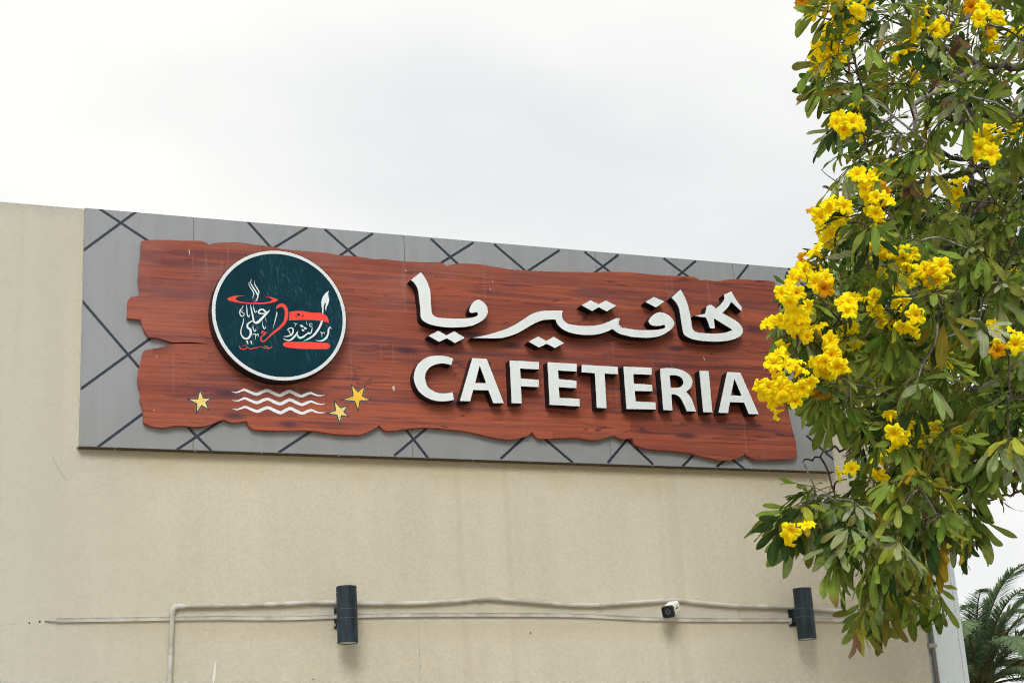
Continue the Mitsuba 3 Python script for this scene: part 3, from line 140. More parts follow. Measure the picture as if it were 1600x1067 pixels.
def brush(points, min_w=1.2):
    """a stroke of changing width (x, z, width in millimetres) as an outline in metres"""
    p = np.array(points, float)
    if len(p) > 2:
        q = []
        for i in range(len(p) - 1):
            a, b = p[i], p[i + 1]
            ta = (b - p[max(i - 1, 0)]) / 2
            tb = (p[min(i + 2, len(p) - 1)] - a) / 2
            for k in range(5):
                t = k / 5
                q.append((2 * t**3 - 3 * t**2 + 1) * a + (t**3 - 2 * t**2 + t) * ta + (-2 * t**3 + 3 * t**2) * b + (t**3 - t**2) * tb)
        p = np.array(q + [p[-1]])
    p[:, 2] = np.maximum(p[:, 2], min_w)
    p /= 1000
    bits = []
    for a, b in zip(p[:-1], p[1:]):
        bits.append(unary_union([Point(a[:2]).buffer(a[2] / 2, 5), Point(b[:2]).buffer(b[2] / 2, 5)]).convex_hull)
    return unary_union(bits).simplify(0.0002)


def ext(shape, back, depth):
    """a plate parallel to the wall: outline in (x, z), from y = back towards the street"""
    parts = [trimesh.creation.extrude_polygon(g, depth, engine='earcut') for g in getattr(shape, 'geoms', [shape]) if g.area > 1e-7]
    m = trimesh.util.concatenate(parts)
    v = np.array(m.vertices)
    return trimesh.Trimesh(np.c_[v[:, 0], back - v[:, 2], v[:, 1]], m.faces, process=False)


def cuboid(x0, x1, y0, y1, z0, z1):
    m = trimesh.creation.box((x1 - x0, y1 - y0, z1 - z0))
    m.apply_translation(((x0 + x1) / 2, (y0 + y1) / 2, (z0 + z1) / 2))
    return m


def resample(p, step=4):
    p = np.array(p, float)
    q = []
    for i in range(len(p) - 1):
        a, b = p[i], p[i + 1]
        ta = (b - p[max(i - 1, 0)]) / 2
        tb = (p[min(i + 2, len(p) - 1)] - a) / 2
        for k in range(step):
            t = k / step
            q.append((2 * t**3 - 3 * t**2 + 1) * a + (t**3 - 2 * t**2 + t) * ta + (-2 * t**3 + 3 * t**2) * b + (t**3 - t**2) * tb)
    return np.array(q + [p[-1]])


def tube(p, r, sides=8, profile=None):
    """a tube along the points with radius r (one or per point), capped; profile: (sides, 2) cross-section in units of r"""
    p = np.array(p, float)
    r = np.broadcast_to(np.asarray(r, float), (len(p),))
    t = np.gradient(p, axis=0)
    t /= np.linalg.norm(t, axis=1, keepdims=True) + 1e-12
    a = np.cross(t[0], [0, 0, 1.0] if abs(t[0, 2]) < 0.9 else [0, 1.0, 0])
    a /= np.linalg.norm(a)
    A = []
    for k in range(len(p)):
        a = a - t[k] * (a @ t[k])
        a /= np.linalg.norm(a) + 1e-12
        A.append(a)
    A = np.array(A)
    B = np.cross(t, A)
    if profile is None:
        ang = np.arange(sides) * 2 * np.pi / sides
        profile = np.c_[np.cos(ang), np.sin(ang)]
    s = len(profile)
    v = p[:, None] + r[:, None, None] * (profile[None, :, :1] * A[:, None] + profile[None, :, 1:] * B[:, None])
    v = np.vstack([v.reshape(-1, 3), p[:1], p[-1:]])
    f = []
    for i in range(len(p) - 1):
        for j in range(s):
            k = (j + 1) % s
            f += [(i * s + j, i * s + k, (i + 1) * s + k), (i * s + j, (i + 1) * s + k, (i + 1) * s + j)]
    n, m = len(p) * s, (len(p) - 1) * s
    f += [(n, (j + 1) % s, j) for j in range(s)] + [(n + 1, m + j, m + (j + 1) % s) for j in range(s)]
    return trimesh.Trimesh(v, np.array(f), process=False)


def lathe(profile, sections=40):
    m = trimesh.creation.revolve(np.array(profile, float), sections=sections)
    if m.volume < 0:
        m.invert()
    return m


def lift(m, x=0, y=0, z=0):
    m = m.copy()
    m.apply_translation((x, y, z))
    return m


def join(ms):
    return trimesh.util.concatenate(list(ms))


# ------------------------------------------------------------------ materials
def stucco_color(p, n, uv):
    patch = fbm(p.x * 0.9 + 3.0, p.z * 0.7, p.y, 3)
    streak = fbm(p.x * 7.0 + 1.3, p.z * 0.5 + 4.0, 0.0, 3)
    fine = fbm(p.x * 85.0, p.z * 115.0, p.y * 90, 2)
    mid = fbm(p.x * 18.0, p.z * 20.0, p.y * 18, 3)
    t = 0.55 * patch + 0.38 * streak + 0.07 * mid
    c = mix((0.540, 0.500, 0.392), (0.600, 0.558, 0.446), smoothstep(0.3, 0.7, t))
    c = c * (0.925 + 0.15 * fine)
    run = smoothstep(0.62, 0.80, fbm(p.x * 11.0 + 9.0, p.z * 0.30, 2.0, 3))
    c = mix(c, (0.45, 0.40, 0.30), 0.24 * run)
    # greyer, greener tone towards the left end; weathering along the top edge
    c = mix(c, (0.455, 0.455, 0.395), 0.60 * smoothstep(2.0, 0.2, p.x + 0.8 * (patch - 0.5)))
    c = mix(c, (0.36, 0.37, 0.34), 0.45 * smoothstep(4.80, 4.876, p.z + 0.10 * (mid - 0.5)))
    # yellowish band below the sign's lower edge, fading downwards
    streaky_tint = smoothstep(3.43, 3.60, p.z + 0.20 * (streak - 0.5)) * smoothstep(3.66, 3.60, p.z) * smoothstep(0.95, 1.3, p.x) * smoothstep(5.3, 5.1, p.x)
    c = mix(c, (0.49, 0.39, 0.20), 0.45 * streaky_tint)
    d2 = smoothstep(2.62, 2.735, p.z + 0.10 * (streak - 0.5)) * smoothstep(2.76, 2.74, p.z) * smoothstep(0.9, 1.2, p.x)
    c = mix(c, (0.45, 0.39, 0.25), 0.30 * d2)
    g = smoothstep(2.755, 2.77, p.z) * smoothstep(2.835, 2.82, p.z) * smoothstep(1.45, 1.6, p.x)  # shade between conduit and trunking, painted into the wall colour
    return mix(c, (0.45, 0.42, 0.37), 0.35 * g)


def stucco_relief(p, n, uv):
    return fbm(p.x * 95.0, p.z * 110.0, p.y * 95.0, 3)


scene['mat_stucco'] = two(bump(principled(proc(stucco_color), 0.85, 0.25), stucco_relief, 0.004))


def wood_color(p, n, uv):
    # wood-print laminate: boards about 80 mm high, long grain, violet heartwood patches, fine cracks
    wav = 0.016 * (noise(p.x * 1.3, p.z * 2.0, 1.0) - 0.5) + 0.006 * (noise(p.x * 4.1, p.z * 7.0, 3.0) - 0.5)
    z = p.z + wav
    row = dr.floor(z / 0.105)
    off = cell_rand(row, 3.0, 1.0) * 3.0
    seg = dr.floor((p.x + off) / 1.9)
    tone = cell_rand(row, seg, 5.0)
    sx = p.x + 5.0 * tone
    band = fbm(sx * 0.55, z * 17.0, 4.0, 3)
    c = mix((0.238, 0.058, 0.037), (0.375, 0.092, 0.045), smoothstep(0.22, 0.78, 0.22 * tone + 0.78 * band))
    grain = fbm(sx * 2.2, z * 120.0, 3.0, 3)
    c = mix(c, (0.165, 0.047, 0.040), 0.42 * smoothstep(0.48, 0.72, grain))
    c = mix(c, (0.38, 0.108, 0.056), 0.30 * smoothstep(0.52, 0.30, grain))
    c = c * (0.86 + 0.28 * noise(p.x * 14.0, z * 480.0, 8.0))
    heart = fbm(sx * 2.0, z * 26.0, 11.0, 3)
    c = mix(c, (0.080, 0.030, 0.045), 0.54 * smoothstep(0.62, 0.76, heart))
    for k, (fx, fz) in enumerate(((0.9, 19.0), (1.5, 31.0), (2.4, 44.0))):
        line = dr.abs(fbm(p.x * fx + 5.0 + k, z * fz + 2.0 * tone, 21.0 + k, 2) - 0.5)
        gate = smoothstep(0.46, 0.60, noise(sx * 2.3 + 3.0 * k, z * 13.0, 33.0 + k))
        c = mix(c, (0.060, 0.022, 0.026), 0.70 * smoothstep(0.016, 0.003, line) * gate)
    k1, k2, kr = mikit.voronoi(p.x * 2.3, z * 8.0)
    c = mix(c, (0.050, 0.020, 0.032), 0.8 * smoothstep(0.22, 0.04, k1 + 0.12 * (grain - 0.5)) * smoothstep(0.66, 0.70, kr))
    fx = (p.x + off) / 1.9 - seg
    c = mix(c, (0.10, 0.035, 0.03), 0.45 * smoothstep(0.0014, 0.0003, fx))
    painted_sheen = smoothstep(3.9, 4.8, p.z) * smoothstep(4.6, 0.9, p.x)  # bluish sky sheen at the upper left, painted into the wood colour
    c = mix(c, (0.30, 0.165, 0.170), (0.06 + 0.22 * painted_sheen) * smoothstep(0.3, 0.75, fbm(p.x * 5.0, p.z * 9.0, 2.0, 3)))
    streaky_tint = smoothstep(0.80, 0.90, noise(p.x * 60.0, p.z * 2.2, 5.0)) * smoothstep(0.45, 0.8, noise(p.x * 6.0, p.z * 5.0, 9.0))
    return mix(c, (0.36, 0.24, 0.22), 0.16 * streaky_tint)


def wood_relief(p, n, uv):
    return fbm(p.x * 6.0, p.z * 260.0, 0.0, 2)


def wood_gloss(p, n, uv):
    return 0.34 + 0.22 * fbm(p.x * 4.0, p.z * 14.0, 1.0, 3)


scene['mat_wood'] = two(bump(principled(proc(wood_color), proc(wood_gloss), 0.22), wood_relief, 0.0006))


def panel_color(p, n, uv):
    s = fbm(p.x * 30.0, p.z * 0.9, 3.0, 3)
    f = noise(p.x * 160.0, p.z * 3.0, 1.0)
    c = mix((0.258, 0.272, 0.286), (0.280, 0.294, 0.308), smoothstep(0.2, 0.8, 0.8 * s + 0.2 * f))
    grime = smoothstep(3.95, 3.62, p.z + 0.15 * (s - 0.5))
    return mix(c, (0.215, 0.212, 0.195), 0.25 * grime)


scene['mat_panel'] = two(principled(proc(panel_color), 0.42, 0.4))
scene['mat_stripe'] = two(principled(rgb(0.020, 0.024, 0.042), 0.45, 0.4))


def face_color(p, n, uv):
    d = fbm(p.x * 22.0, p.z * 7.0, 2.0, 3)
    return mix((0.68, 0.73, 0.745), (0.76, 0.80, 0.815), d)


scene['mat_letter_face'] = two(principled(proc(face_color), 0.35, 0.45))


def black_color(p, n, uv):
    d = smoothstep(0.45, 0.8, fbm(p.x * 18.0, p.z * 9.0, p.y * 30.0, 3))
    return mix((0.007, 0.009, 0.012), (0.045, 0.052, 0.060), 0.18 * d)


scene['mat_black'] = two(principled(proc(black_color), 0.30, 0.10))


def navy_color(p, n, uv):
    # dried rain streaks, slanting
    x, z = p.x * 0.94 + p.z * 0.34, p.z * 0.94 - p.x * 0.34
    s = noise(p.x * 230.0 + p.z * 45.0, p.z * 26.0, 2.0) * 0.55 + noise(x * 330.0, z * 40.0, 7.0) * 0.45
    m = fbm(p.x * 9.0, p.z * 6.0, 3.0, 3)
    c = mix((0.003, 0.027, 0.044), (0.006, 0.041, 0.060), m)
    return mix(c, (0.090, 0.175, 0.215), 0.42 * smoothstep(0.60, 0.86, s) * smoothstep(0.30, 0.65, m))


scene['mat_navy'] = two(principled(proc(navy_color), 0.42, 0.06))
scene['mat_rim'] = two(principled(rgb(0.66, 0.70, 0.71), 0.35, 0.5))
scene['mat_red'] = two(principled(rgb(0.86, 0.062, 0.038), 0.40, 0.3))
scene['mat_white_print'] = two(principled(rgb(0.70, 0.76, 0.78), 0.45, 0.3))
scene['mat_wave_print'] = two(principled(rgb(0.76, 0.80, 0.82), 0.5, 0.3))
scene['mat_star_pale'] = two(principled(rgb(0.80, 0.62, 0.20), 0.45, 0.3))
scene['mat_star_gold'] = two(principled(rgb(0.86, 0.52, 0.05), 0.45, 0.3))
scene['mat_star_line'] = two(principled(rgb(0.022, 0.026, 0.036), 0.5, 0.3))
scene['mat_star_halo'] = two(principled(rgb(0.20, 0.13, 0.15), 0.5, 0.3))


def conduit_color(p, n, uv):
    d = fbm(p.x * 16.0, p.z * 12.0, p.y * 50.0, 3)
    c = mix((0.40, 0.385, 0.33), (0.56, 0.545, 0.49), smoothstep(0.3, 0.7, d))
    return mix(c, (0.25, 0.22, 0.17), 0.45 * smoothstep(0.66, 0.78, fbm(p.x * 6.0, p.z * 40.0, 4.0, 3)))


scene['mat_conduit'] = two(principled(proc(conduit_color), 0.45, 0.4))


def lamp_color(p, n, uv):
    s = fbm(p.x * 60.0, p.z * 8.0, p.y * 60.0, 3)
    g = fbm(p.x * 25.0, p.z * 25.0, p.y * 25.0, 3)
    return mix((0.007, 0.014, 0.020), (0.024, 0.046, 0.062), smoothstep(0.35, 0.8, 0.6 * s + 0.4 * g))


scene['mat_lamp'] = two(principled(proc(lamp_color), 0.5, 0.35))
scene['mat_lamp_groove'] = two(principled(rgb(0.10, 0.12, 0.14), 0.6, 0.3))
scene['mat_frosted'] = two(principled(rgb(0.42, 0.45, 0.42), 0.3, 0.5))
scene['mat_plastic_white'] = two(principled(rgb(0.70, 0.71, 0.68), 0.35, 0.5))
scene['mat_plastic_black'] = two(principled(rgb(0.012, 0.014, 0.018), 0.35, 0.5))
scene['mat_dark_glass'] = two(principled(rgb(0.006, 0.008, 0.012), 0.08, 0.6))


def column_color(p, n, uv):
    s = fbm(p.x * 16.0, p.z * 0.6, 3.0, 3)
    return mix((0.72, 0.80, 0.86), (0.79, 0.86, 0.91), s)


scene['mat_column'] = two(principled(proc(column_color), 0.35, 0.5))
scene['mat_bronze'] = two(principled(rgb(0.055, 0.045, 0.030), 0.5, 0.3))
scene['mat_scuff'] = two(principled(rgb(0.44, 0.425, 0.365), 0.8, 0.2))
scene['mat_fleck'] = two(principled(rgb(0.55, 0.47, 0.45), 0.7, 0.2))
scene['mat_pipe_grey'] = two(principled(rgb(0.16, 0.15, 0.14), 0.5, 0.4))


def ground_color(p, n, uv):
    a = fbm(p.x * 0.35, p.y * 0.35, 0.0, 4)
    b = fbm(p.x * 9.0, p.y * 9.0, 0.0, 3)
    return mix((0.26, 0.225, 0.175), (0.40, 0.355, 0.285), 0.6 * a + 0.4 * b)


scene['mat_ground'] = two(principled(proc(ground_color), 0.9, 0.2))


def bark_color(p, n, uv):
    a = fbm(p.x * 40.0, p.y * 40.0, p.z * 14.0, 3)
    return mix((0.050, 0.040, 0.033), (0.135, 0.115, 0.10), smoothstep(0.3, 0.7, a))


def pale_bark_color(p, n, uv):
    a = fbm(p.x * 60.0, p.y * 60.0, p.z * 30.0, 3)
    return mix((0.17, 0.16, 0.15), (0.34, 0.33, 0.32), smoothstep(0.3, 0.7, a))


scene['mat_bark'] = two(principled(proc(bark_color), 0.85, 0.2))
scene['mat_pale_bark'] = two(principled(proc(pale_bark_color), 0.8, 0.2))
scene['mat_leaf'] = {'type': 'principledthin', 'base_color': {'type': 'mesh_attribute', 'name': 'vertex_color'}, 'roughness': 0.28,
                     'spec_trans': 0.0, 'diff_trans': 0.52, 'eta': 1.62}
scene['mat_petal'] = {'type': 'principledthin', 'base_color': {'type': 'mesh_attribute', 'name': 'vertex_color'}, 'roughness': 0.7,
                      'spec_trans': 0.0, 'diff_trans': 0.45, 'eta': 1.3}
scene['mat_frond'] = {'type': 'principledthin', 'base_color': {'type': 'mesh_attribute', 'name': 'vertex_color'}, 'roughness': 0.45,
                      'spec_trans': 0.0, 'diff_trans': 1.0, 'eta': 1.4}

# ------------------------------------------------------------------ ground
g = trimesh.Trimesh([[-1500, -1500, 0], [1500, -1500, 0], [1500, 1500, 0], [-1500, 1500, 0]], [[0, 1, 2], [0, 2, 3]], process=False)
add('ground', g, 'mat_ground', kind='structure', label='pale sandy paved ground in front of the cafeteria building')

# ------------------------------------------------------------------ the building
WALL = 8.0
bld = thing('cafeteria_building', 'beige rough-rendered flat-roofed building wall carrying the cafeteria sign', 'building')
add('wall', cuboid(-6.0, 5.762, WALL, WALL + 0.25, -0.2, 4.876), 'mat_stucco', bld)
add('side_wall', cuboid(-6.0, -5.75, WALL + 0.25, WALL + 7.0, -0.2, 4.872), 'mat_stucco', bld)
add('side_wall', cuboid(5.512, 5.762, WALL + 0.25, WALL + 7.0, -0.2, 4.872), 'mat_stucco', bld)
add('rear_wall', cuboid(-6.0, 5.762, WALL + 7.0, WALL + 7.25, -0.2, 4.872), 'mat_stucco', bld)
add('roof', cuboid(-5.75, 5.512, WALL + 0.25, WALL + 7.0, 4.2, 4.4), 'mat_stucco', bld)
rng = np.random.default_rng(3)
for x, z, r in ((0.732, 2.754, 0.004), (0.779, 2.760, 0.0045), (3.28, 2.69, 0.004), (2.10, 2.47, 0.003)):
    h = trimesh.creation.cylinder(r, 0.004, sections=10)
    h.apply_transform(trimesh.transformations.rotation_matrix(np.pi / 2, [1, 0, 0]))
    add('nail_hole', lift(h, x, WALL - 0.001, z), 'mat_plastic_black', bld)
scr = brush([(1612, 2560, 3), (1610, 2530, 9), (1606, 2500, 11), (1603, 2470, 7), (1600, 2440, 3)])
add('paint_scratch', ext(scr, WALL + 0.001, 0.002), 'mat_plastic_white', bld, label='short white paint mark low on the beige wall')

scene['mat_crack'] = two(principled(rgb(0.27, 0.25, 0.21), 0.8, 0.2))
rng = np.random.default_rng(4)
for pts, w in (([(0.816, 3.557), (0.857, 3.484), (0.889, 3.447)], 15.0), ([(2.663, 2.728), (2.659, 2.63), (2.661, 2.53), (2.655, 2.36)], 1.3), ([(0.52, 2.742), (0.60, 2.746), (0.68, 2.749), (0.72, 2.751)], 1.2)):
    q = resample([(a, 0, b) for a, b in pts], 6)
    q = q + rng.normal(size=q.shape) * (0.0015 if w < 3 else 0.0)
    line = brush([(a * 1000, b * 1000, w * (0.35 + 0.65 * math.sin(math.pi * (i + .5) / len(q)))) for i, (a, _, b) in enumerate(q)], 0.7)
    add('hairline_crack' if w < 3 else 'scuff_mark', ext(line, WALL + 0.0005, 0.0009), 'mat_crack' if w < 3 else 'mat_scuff', bld)

# white clad column past the wall's right end
col = thing('white_column', 'white metal clad column at the right end of the beige wall, behind the tree', 'column')
add('front_panel', cuboid(5.764, 6.010, WALL + 0.030, WALL + 0.29, -0.2, 4.95), 'mat_column', col)
add('edge_strip', cuboid(6.014, 6.046, WALL + 0.031, WALL + 0.288, -0.2, 4.95), 'mat_column', col)
for z in (2.735, 3.35, 2.1):
    s = trimesh.creation.icosphere(2, 0.006)
    s.apply_scale((1, 0.5, 1))
    add('screw', lift(s, 5.985, WALL + 0.029, z), 'mat_plastic_black', col)

pz = thing('grey_drain_pipe', 'thin grey vertical pipe clipped in the corner between wall and white column', 'pipe')
add('pipe', tube([(5.807, WALL + 0.012, 0.0), (5.807, WALL + 0.012, 2.80), (5.800, WALL + 0.012, 3.0), (5.802, WALL + 0.012, 3.6)], 0.0145, 12), 'mat_pipe_grey', pz, smooth=40)
for z in (2.60, 1.8, 3.3):
    add('clip', cuboid(5.775, 5.825, WALL - 0.006, WALL + 0.029, z - 0.011, z + 0.011), 'mat_conduit', pz)

# ------------------------------------------------------------------ the sign
sign = thing('cafeteria_sign', 'long grey sign with red-brown wood board, round blue logo and raised white lettering reading CAFETERIA', 'sign')
X0, X1, Z0, Z1 = 0.936, 5.243, 3.607, 4.861
PF = WALL - 0.05          # front of the grey panels
BF = WALL - 0.08          # front of the wood board
LF = WALL - 0.143         # front of the letters
OF = WALL - 0.157         # front of the logo
seams = [X0, 1.4925, 2.648, 3.803, 4.699, X1]
for i, (a, b) in enumerate(zip(seams[:-1], seams[1:])):
    add('grey_panel', cuboid(a + (0.0012 if i else 0), b - (0.0012 if i < 4 else 0), PF, WALL - 0.001, Z0, Z1), 'mat_panel', sign)
add('edge_trim', cuboid(X0 - 0.008, X0 - 0.0005, PF + 0.018, WALL - 0.001, Z0 + 0.002, Z1 - 0.010), 'mat_stucco', sign)
add('dark_underside', cuboid(X0, X1, PF + 0.0015, WALL - 0.001, Z0 - 0.0025, Z0 - 0.0003), 'mat_bronze', sign)  # added plate: brown underside of the panels, its shade put into the dark colour
frame = sbox(X0 + 0.0005, Z0 + 0.0005, X1 - 0.0005, Z1 - 0.0005)
for a, b, c, d in STRIPES:
    a, b, c, d = a / 1000, b / 1000, c / 1000, d / 1000
    u = np.array([c - a, d - b])
    u /= np.linalg.norm(u)
    s = LineString([(a - 0.01 * u[0], b - 0.01 * u[1]), (c + 0.01 * u[0], d + 0.01 * u[1])]).buffer(0.0072, cap_style=2).intersection(frame)
    add('diagonal_stripe', ext(s, PF + 0.0005, 0.0011), 'mat_stripe', sign)

outline = curve(BOARD, 4)
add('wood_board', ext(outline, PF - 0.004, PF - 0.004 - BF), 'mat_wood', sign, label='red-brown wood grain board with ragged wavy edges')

for x, z, hh, w in FLECKS:
    b = brush([(x - 1, z + hh / 2, w * .5), (x, z, w), (x + 1, z - hh / 2, w * .4)], 1.0)
    add('pale_fleck', ext(b, BF + 0.0004, 0.0007), 'mat_fleck', sign)
for x in np.arange(1.12, 5.2, 0.37):
    r = trimesh.creation.icosphere(2, 0.0042)
    r.apply_scale((1, 1, 0.5))
    add('rivet', lift(r, x + 0.02 * math.sin(9 * x), WALL - 0.038, Z0 - 0.003), 'mat_rim', sign, smooth=True)
for pts in SCRIPT:
    s = curve(pts, 5)
    k = add('arabic_letter', ext(s, BF + 0.002, BF + 0.002 - LF - 0.002), 'mat_black', sign)
    add('face', ext(s.buffer(-0.0012, join_style=2), LF + 0.004, 0.004), 'mat_letter_face', k)
for ch, rings in zip('CAFETERIA', LATIN):
    s = curve(rings[0], 5)
    for hole in rings[1:]:
        s = s.difference(curve(hole, 5))
    k = add('letter', ext(s, BF + 0.002, BF + 0.002 - LF - 0.002), 'mat_black', sign)
    labels[k] = {'label': f'raised white letter {ch} with deep black sides'}
    add('face', ext(s.buffer(-0.0012, join_style=2), LF + 0.004, 0.004), 'mat_letter_face', k)
labels['cafeteria_sign__letter_001']['label'] = 'first raised white letter A with deep black sides'
labels['cafeteria_sign__letter_008']['label'] = 'last raised white letter A with deep black sides'
labels['cafeteria_sign__letter_003']['label'] = 'first raised white letter E with deep black sides'
labels['cafeteria_sign__letter_005']['label'] = 'second raised white letter E with deep black sides'

# round logo: black drum, white rim, navy face, emblem in thin vinyl
cx, cz, R = LOGO
disc = Point(cx, cz).buffer(R + 0.004, 48)
logo = add('round_logo', ext(disc, BF + 0.002, BF + 0.002 - OF - 0.003), 'mat_black', sign, smooth=30, label='round dark blue logo with red cup and burger emblem')
add('white_rim', ext(Point(cx, cz).buffer(R, 48).difference(Point(cx, cz).buffer(R - 0.0175, 48)), OF + 0.004, 0.005), 'mat_rim', logo)
add('blue_face', ext(Point(cx, cz).buffer(R - 0.0177, 48), OF + 0.004, 0.004), 'mat_navy', logo)


def vinyl(name, shape, mat, h=0.0008):
    return add(name, ext(shape, OF + 0.0002, h + 0.0002), mat, logo)


vinyl('red_cup_rim', curve(RED['cup_rim'], 5), 'mat_red')
vinyl('red_cup_handle', unary_union([brush(s) for s in HANDLE]), 'mat_red')
seed = unary_union([Point(x / 1000, z / 1000).buffer(w / 2000) for x, z, w in SEEDS])
vinyl('red_bun_top', curve(RED['bun_top'], 5).difference(seed), 'mat_red')
vinyl('red_bun_bottom', curve(RED['bun_bottom'], 5), 'mat_red')
vinyl('red_script', unary_union([brush(s) for s in REDSCRIPT]), 'mat_red')
for s in STEAM:
    vinyl('white_steam', brush(s), 'mat_white_print')
vinyl('white_cup_script', unary_union([brush(s) for s in CUPSCRIPT]), 'mat_white_print')
vinyl('white_bun_script', unary_union([brush(s) for s in BUNSCRIPT]), 'mat_white_print', 0.0011)
vinyl('white_flame', curve(FLAME, 5), 'mat_white_print', 0.0006)

for s in WAVES:
    add('white_wave', ext(brush(s), BF + 0.0005, 0.0013), 'mat_wave_print', sign)
for i, (pts, spots) in enumerate(zip(STARS, SPOTS)):
    s = curve(pts)
    k = add('yellow_star', ext(s, BF + 0.0005, 0.0026), 'mat_star_gold' if i == 2 else 'mat_star_pale', sign,
            label=['pale yellow star left of the waves', 'smaller pale yellow star right of the waves', 'larger golden star, rightmost'][i])
    add('outline', ext(s.buffer(0.0048, join_style=2, mitre_limit=2.5), BF + 0.0005, 0.0018), 'mat_star_line', k)
    add('sticker_edge', ext(s.buffer(0.0085, join_style=1), BF + 0.0005, 0.0011), 'mat_star_halo', k)
    add('spot', join(ext(Point(x / 1000, z / 1000).buffer(0.0022), BF - 0.0018, 0.0008) for x, z in spots), 'mat_star_line', k)

# ------------------------------------------------------------------ cable runs on the wall
cr = thing('round_conduit', 'round beige cable conduit running wavily along the wall and turning down at its left end', 'conduit')
P = resample([(x / 1000, WALL - 0.014, z / 1000) for x, z in PIPE], 4)
add('pipe', tube(P, 0.0118, 12), 'mat_conduit', cr, smooth=40)
v0, v1, v2 = [(x / 1000, WALL - 0.014, z / 1000) for x, z in PIPE_V]
add('pipe', tube([v0, v1, (v2[0], v2[1], 0.0)], 0.0122, 12), 'mat_conduit', cr, smooth=40)
a = np.array(v0)
b = np.array(P[0])
c = np.array([a[0] + 0.004, a[1], b[2] - 0.003])
elbow = resample([a - [0, 0, .012], a, a * 0.35 + c * 0.65 + [0, 0, -.004], c * 0.65 + b * 0.35, b, b + [0.012, 0, 0.0005]], 5)
add('elbow', tube(elbow, 0.0148, 12), 'mat_conduit', cr, smooth=40)
for x in (2.122, 2.99, 3.71, 4.52, 1.42, 5.30):
    i = int(np.argmin(abs(P[:, 0] - x)))
    add('clip', tube([P[i] - [0.007, 0, 0], P[i] + [0.007, 0, 0]], 0.0150, 12), 'mat_conduit', cr, smooth=40)
    add('clip_tab', cuboid(P[i][0] - .006, P[i][0] + .006, WALL - 0.004, WALL + 0.001, P[i][2] - .034, P[i][2] - .012), 'mat_conduit', cr)

tr = thing('flat_trunking', 'flat beige cable trunking running level along the wall under the round conduit', 'conduit')
Q = resample([(x / 1000, WALL - 0.006, z / 1000) for x, z in TRUNKING], 4)
prof = np.array([(-1, -1.0), (-1, 1.0), (-.8, 1.2), (.8, 1.2), (1, 1.0), (1, -1.0)]) * [0.007, 0.0095]


def ribbon(p, zlo, zhi, y0, y1):
    """a flat duct along p: constant depth, height zlo..zhi about p"""
    n = len(p)
    v = []
    for q in p:
        v += [(q[0], y0, q[2] + zlo), (q[0], y1, q[2] + zlo), (q[0], y1, q[2] + zhi), (q[0], y0, q[2] + zhi)]
    f = []
    for i in range(n - 1):
        for j in range(4):
            k = (j + 1) % 4
            f += [(i * 4 + j, (i + 1) * 4 + j, (i + 1) * 4 + k), (i * 4 + j, (i + 1) * 4 + k, i * 4 + k)]
    e = (n - 1) * 4
    f += [(0, 1, 2), (0, 2, 3), (e, e + 2, e + 1), (e, e + 3, e + 2)]
    m = trimesh.Trimesh(v, f, process=False)
    if m.volume < 0:
        m.invert()
    return m


add('duct', ribbon(Q, -0.010, 0.0075, WALL - 0.013, WALL + 0.001), 'mat_conduit', tr)
add('lid_edge', ribbon(Q, 0.0077, 0.0105, WALL - 0.016, WALL + 0.001), 'mat_conduit', tr)
add('end_wire', tube(resample([(Q[0][0] + .005, WALL - .006, Q[0][2] - .004), (Q[0][0] - .02, WALL - .008, Q[0][2] - .006), (Q[0][0] - .05, WALL - .004, Q[0][2] - .002)], 4), 0.0025, 6), 'mat_pipe_grey', tr)

# ------------------------------------------------------------------ wall lamps
def wall_lamp(x, zc, label):
    k = thing('wall_lamp', label, 'lamp', 'black up-and-down wall lamps')
    y = WALL - 0.115
    r, hh = 0.0515, 0.141
    g1, g2 = zc + 0.026, zc - 0.019
    add('upper_shade', lift(lathe([(0.0, g1 + .001), (r, g1 + .001), (r, zc + hh - .002), (r - .001, zc + hh), (r - .004, zc + hh), (r - .004, zc + hh - .03), (0, zc + hh - .03)]), x, y), 'mat_lamp', k, smooth=35)
    add('collar', lift(lathe([(0, g2 + .001), (r, g2 + .001), (r, g1 - .001), (0, g1 - .001)]), x, y), 'mat_lamp', k, smooth=35)
    add('groove', join(lift(lathe([(0, q - .0009), (r + .0002, q - .0009), (r + .0002, q + .0009), (0, q + .0009)]), x, y) for q in (g1, g2)), 'mat_lamp_groove', k, smooth=35)
    add('lower_shade', lift(lathe([(0, zc - hh + .010), (r - .004, zc - hh + .010), (r - .004, zc - hh), (r - .001, zc - hh), (r, zc - hh + .002), (r, g2 - .001), (0, g2 - .001)]), x, y), 'mat_lamp', k, smooth=35)
    add('lower_glass', lift(lathe([(0, zc - hh + .003), (r - .0045, zc - hh + .003), (r - .0045, zc - hh + .008), (0, zc - hh + .008)]), x, y), 'mat_frosted', k, smooth=35)
    add('arm', cuboid(x - .024, x + .024, y + .040, WALL - .010, zc - .036, zc + .036), 'mat_lamp', k)
    add('back_plate', cuboid(x - .036, x + .036, WALL - .0105, WALL + .001, zc - .052, zc + .050), 'mat_lamp', k)
    s = trimesh.creation.cylinder(.005, .012, sections=10)
    s.apply_transform(trimesh.transformations.rotation_matrix(np.pi / 2, [0, 1, 0]))
    add('screw', lift(s, x - .040, WALL - .02, zc - .038), 'mat_conduit', k, smooth=30)


wall_lamp(2.250, 2.7715, 'black cylindrical wall lamp on the beige wall below the round logo, clear of the tree')
wall_lamp(4.891, 2.7690, 'black cylindrical wall lamp beside the tree, its right side touched by leaves')

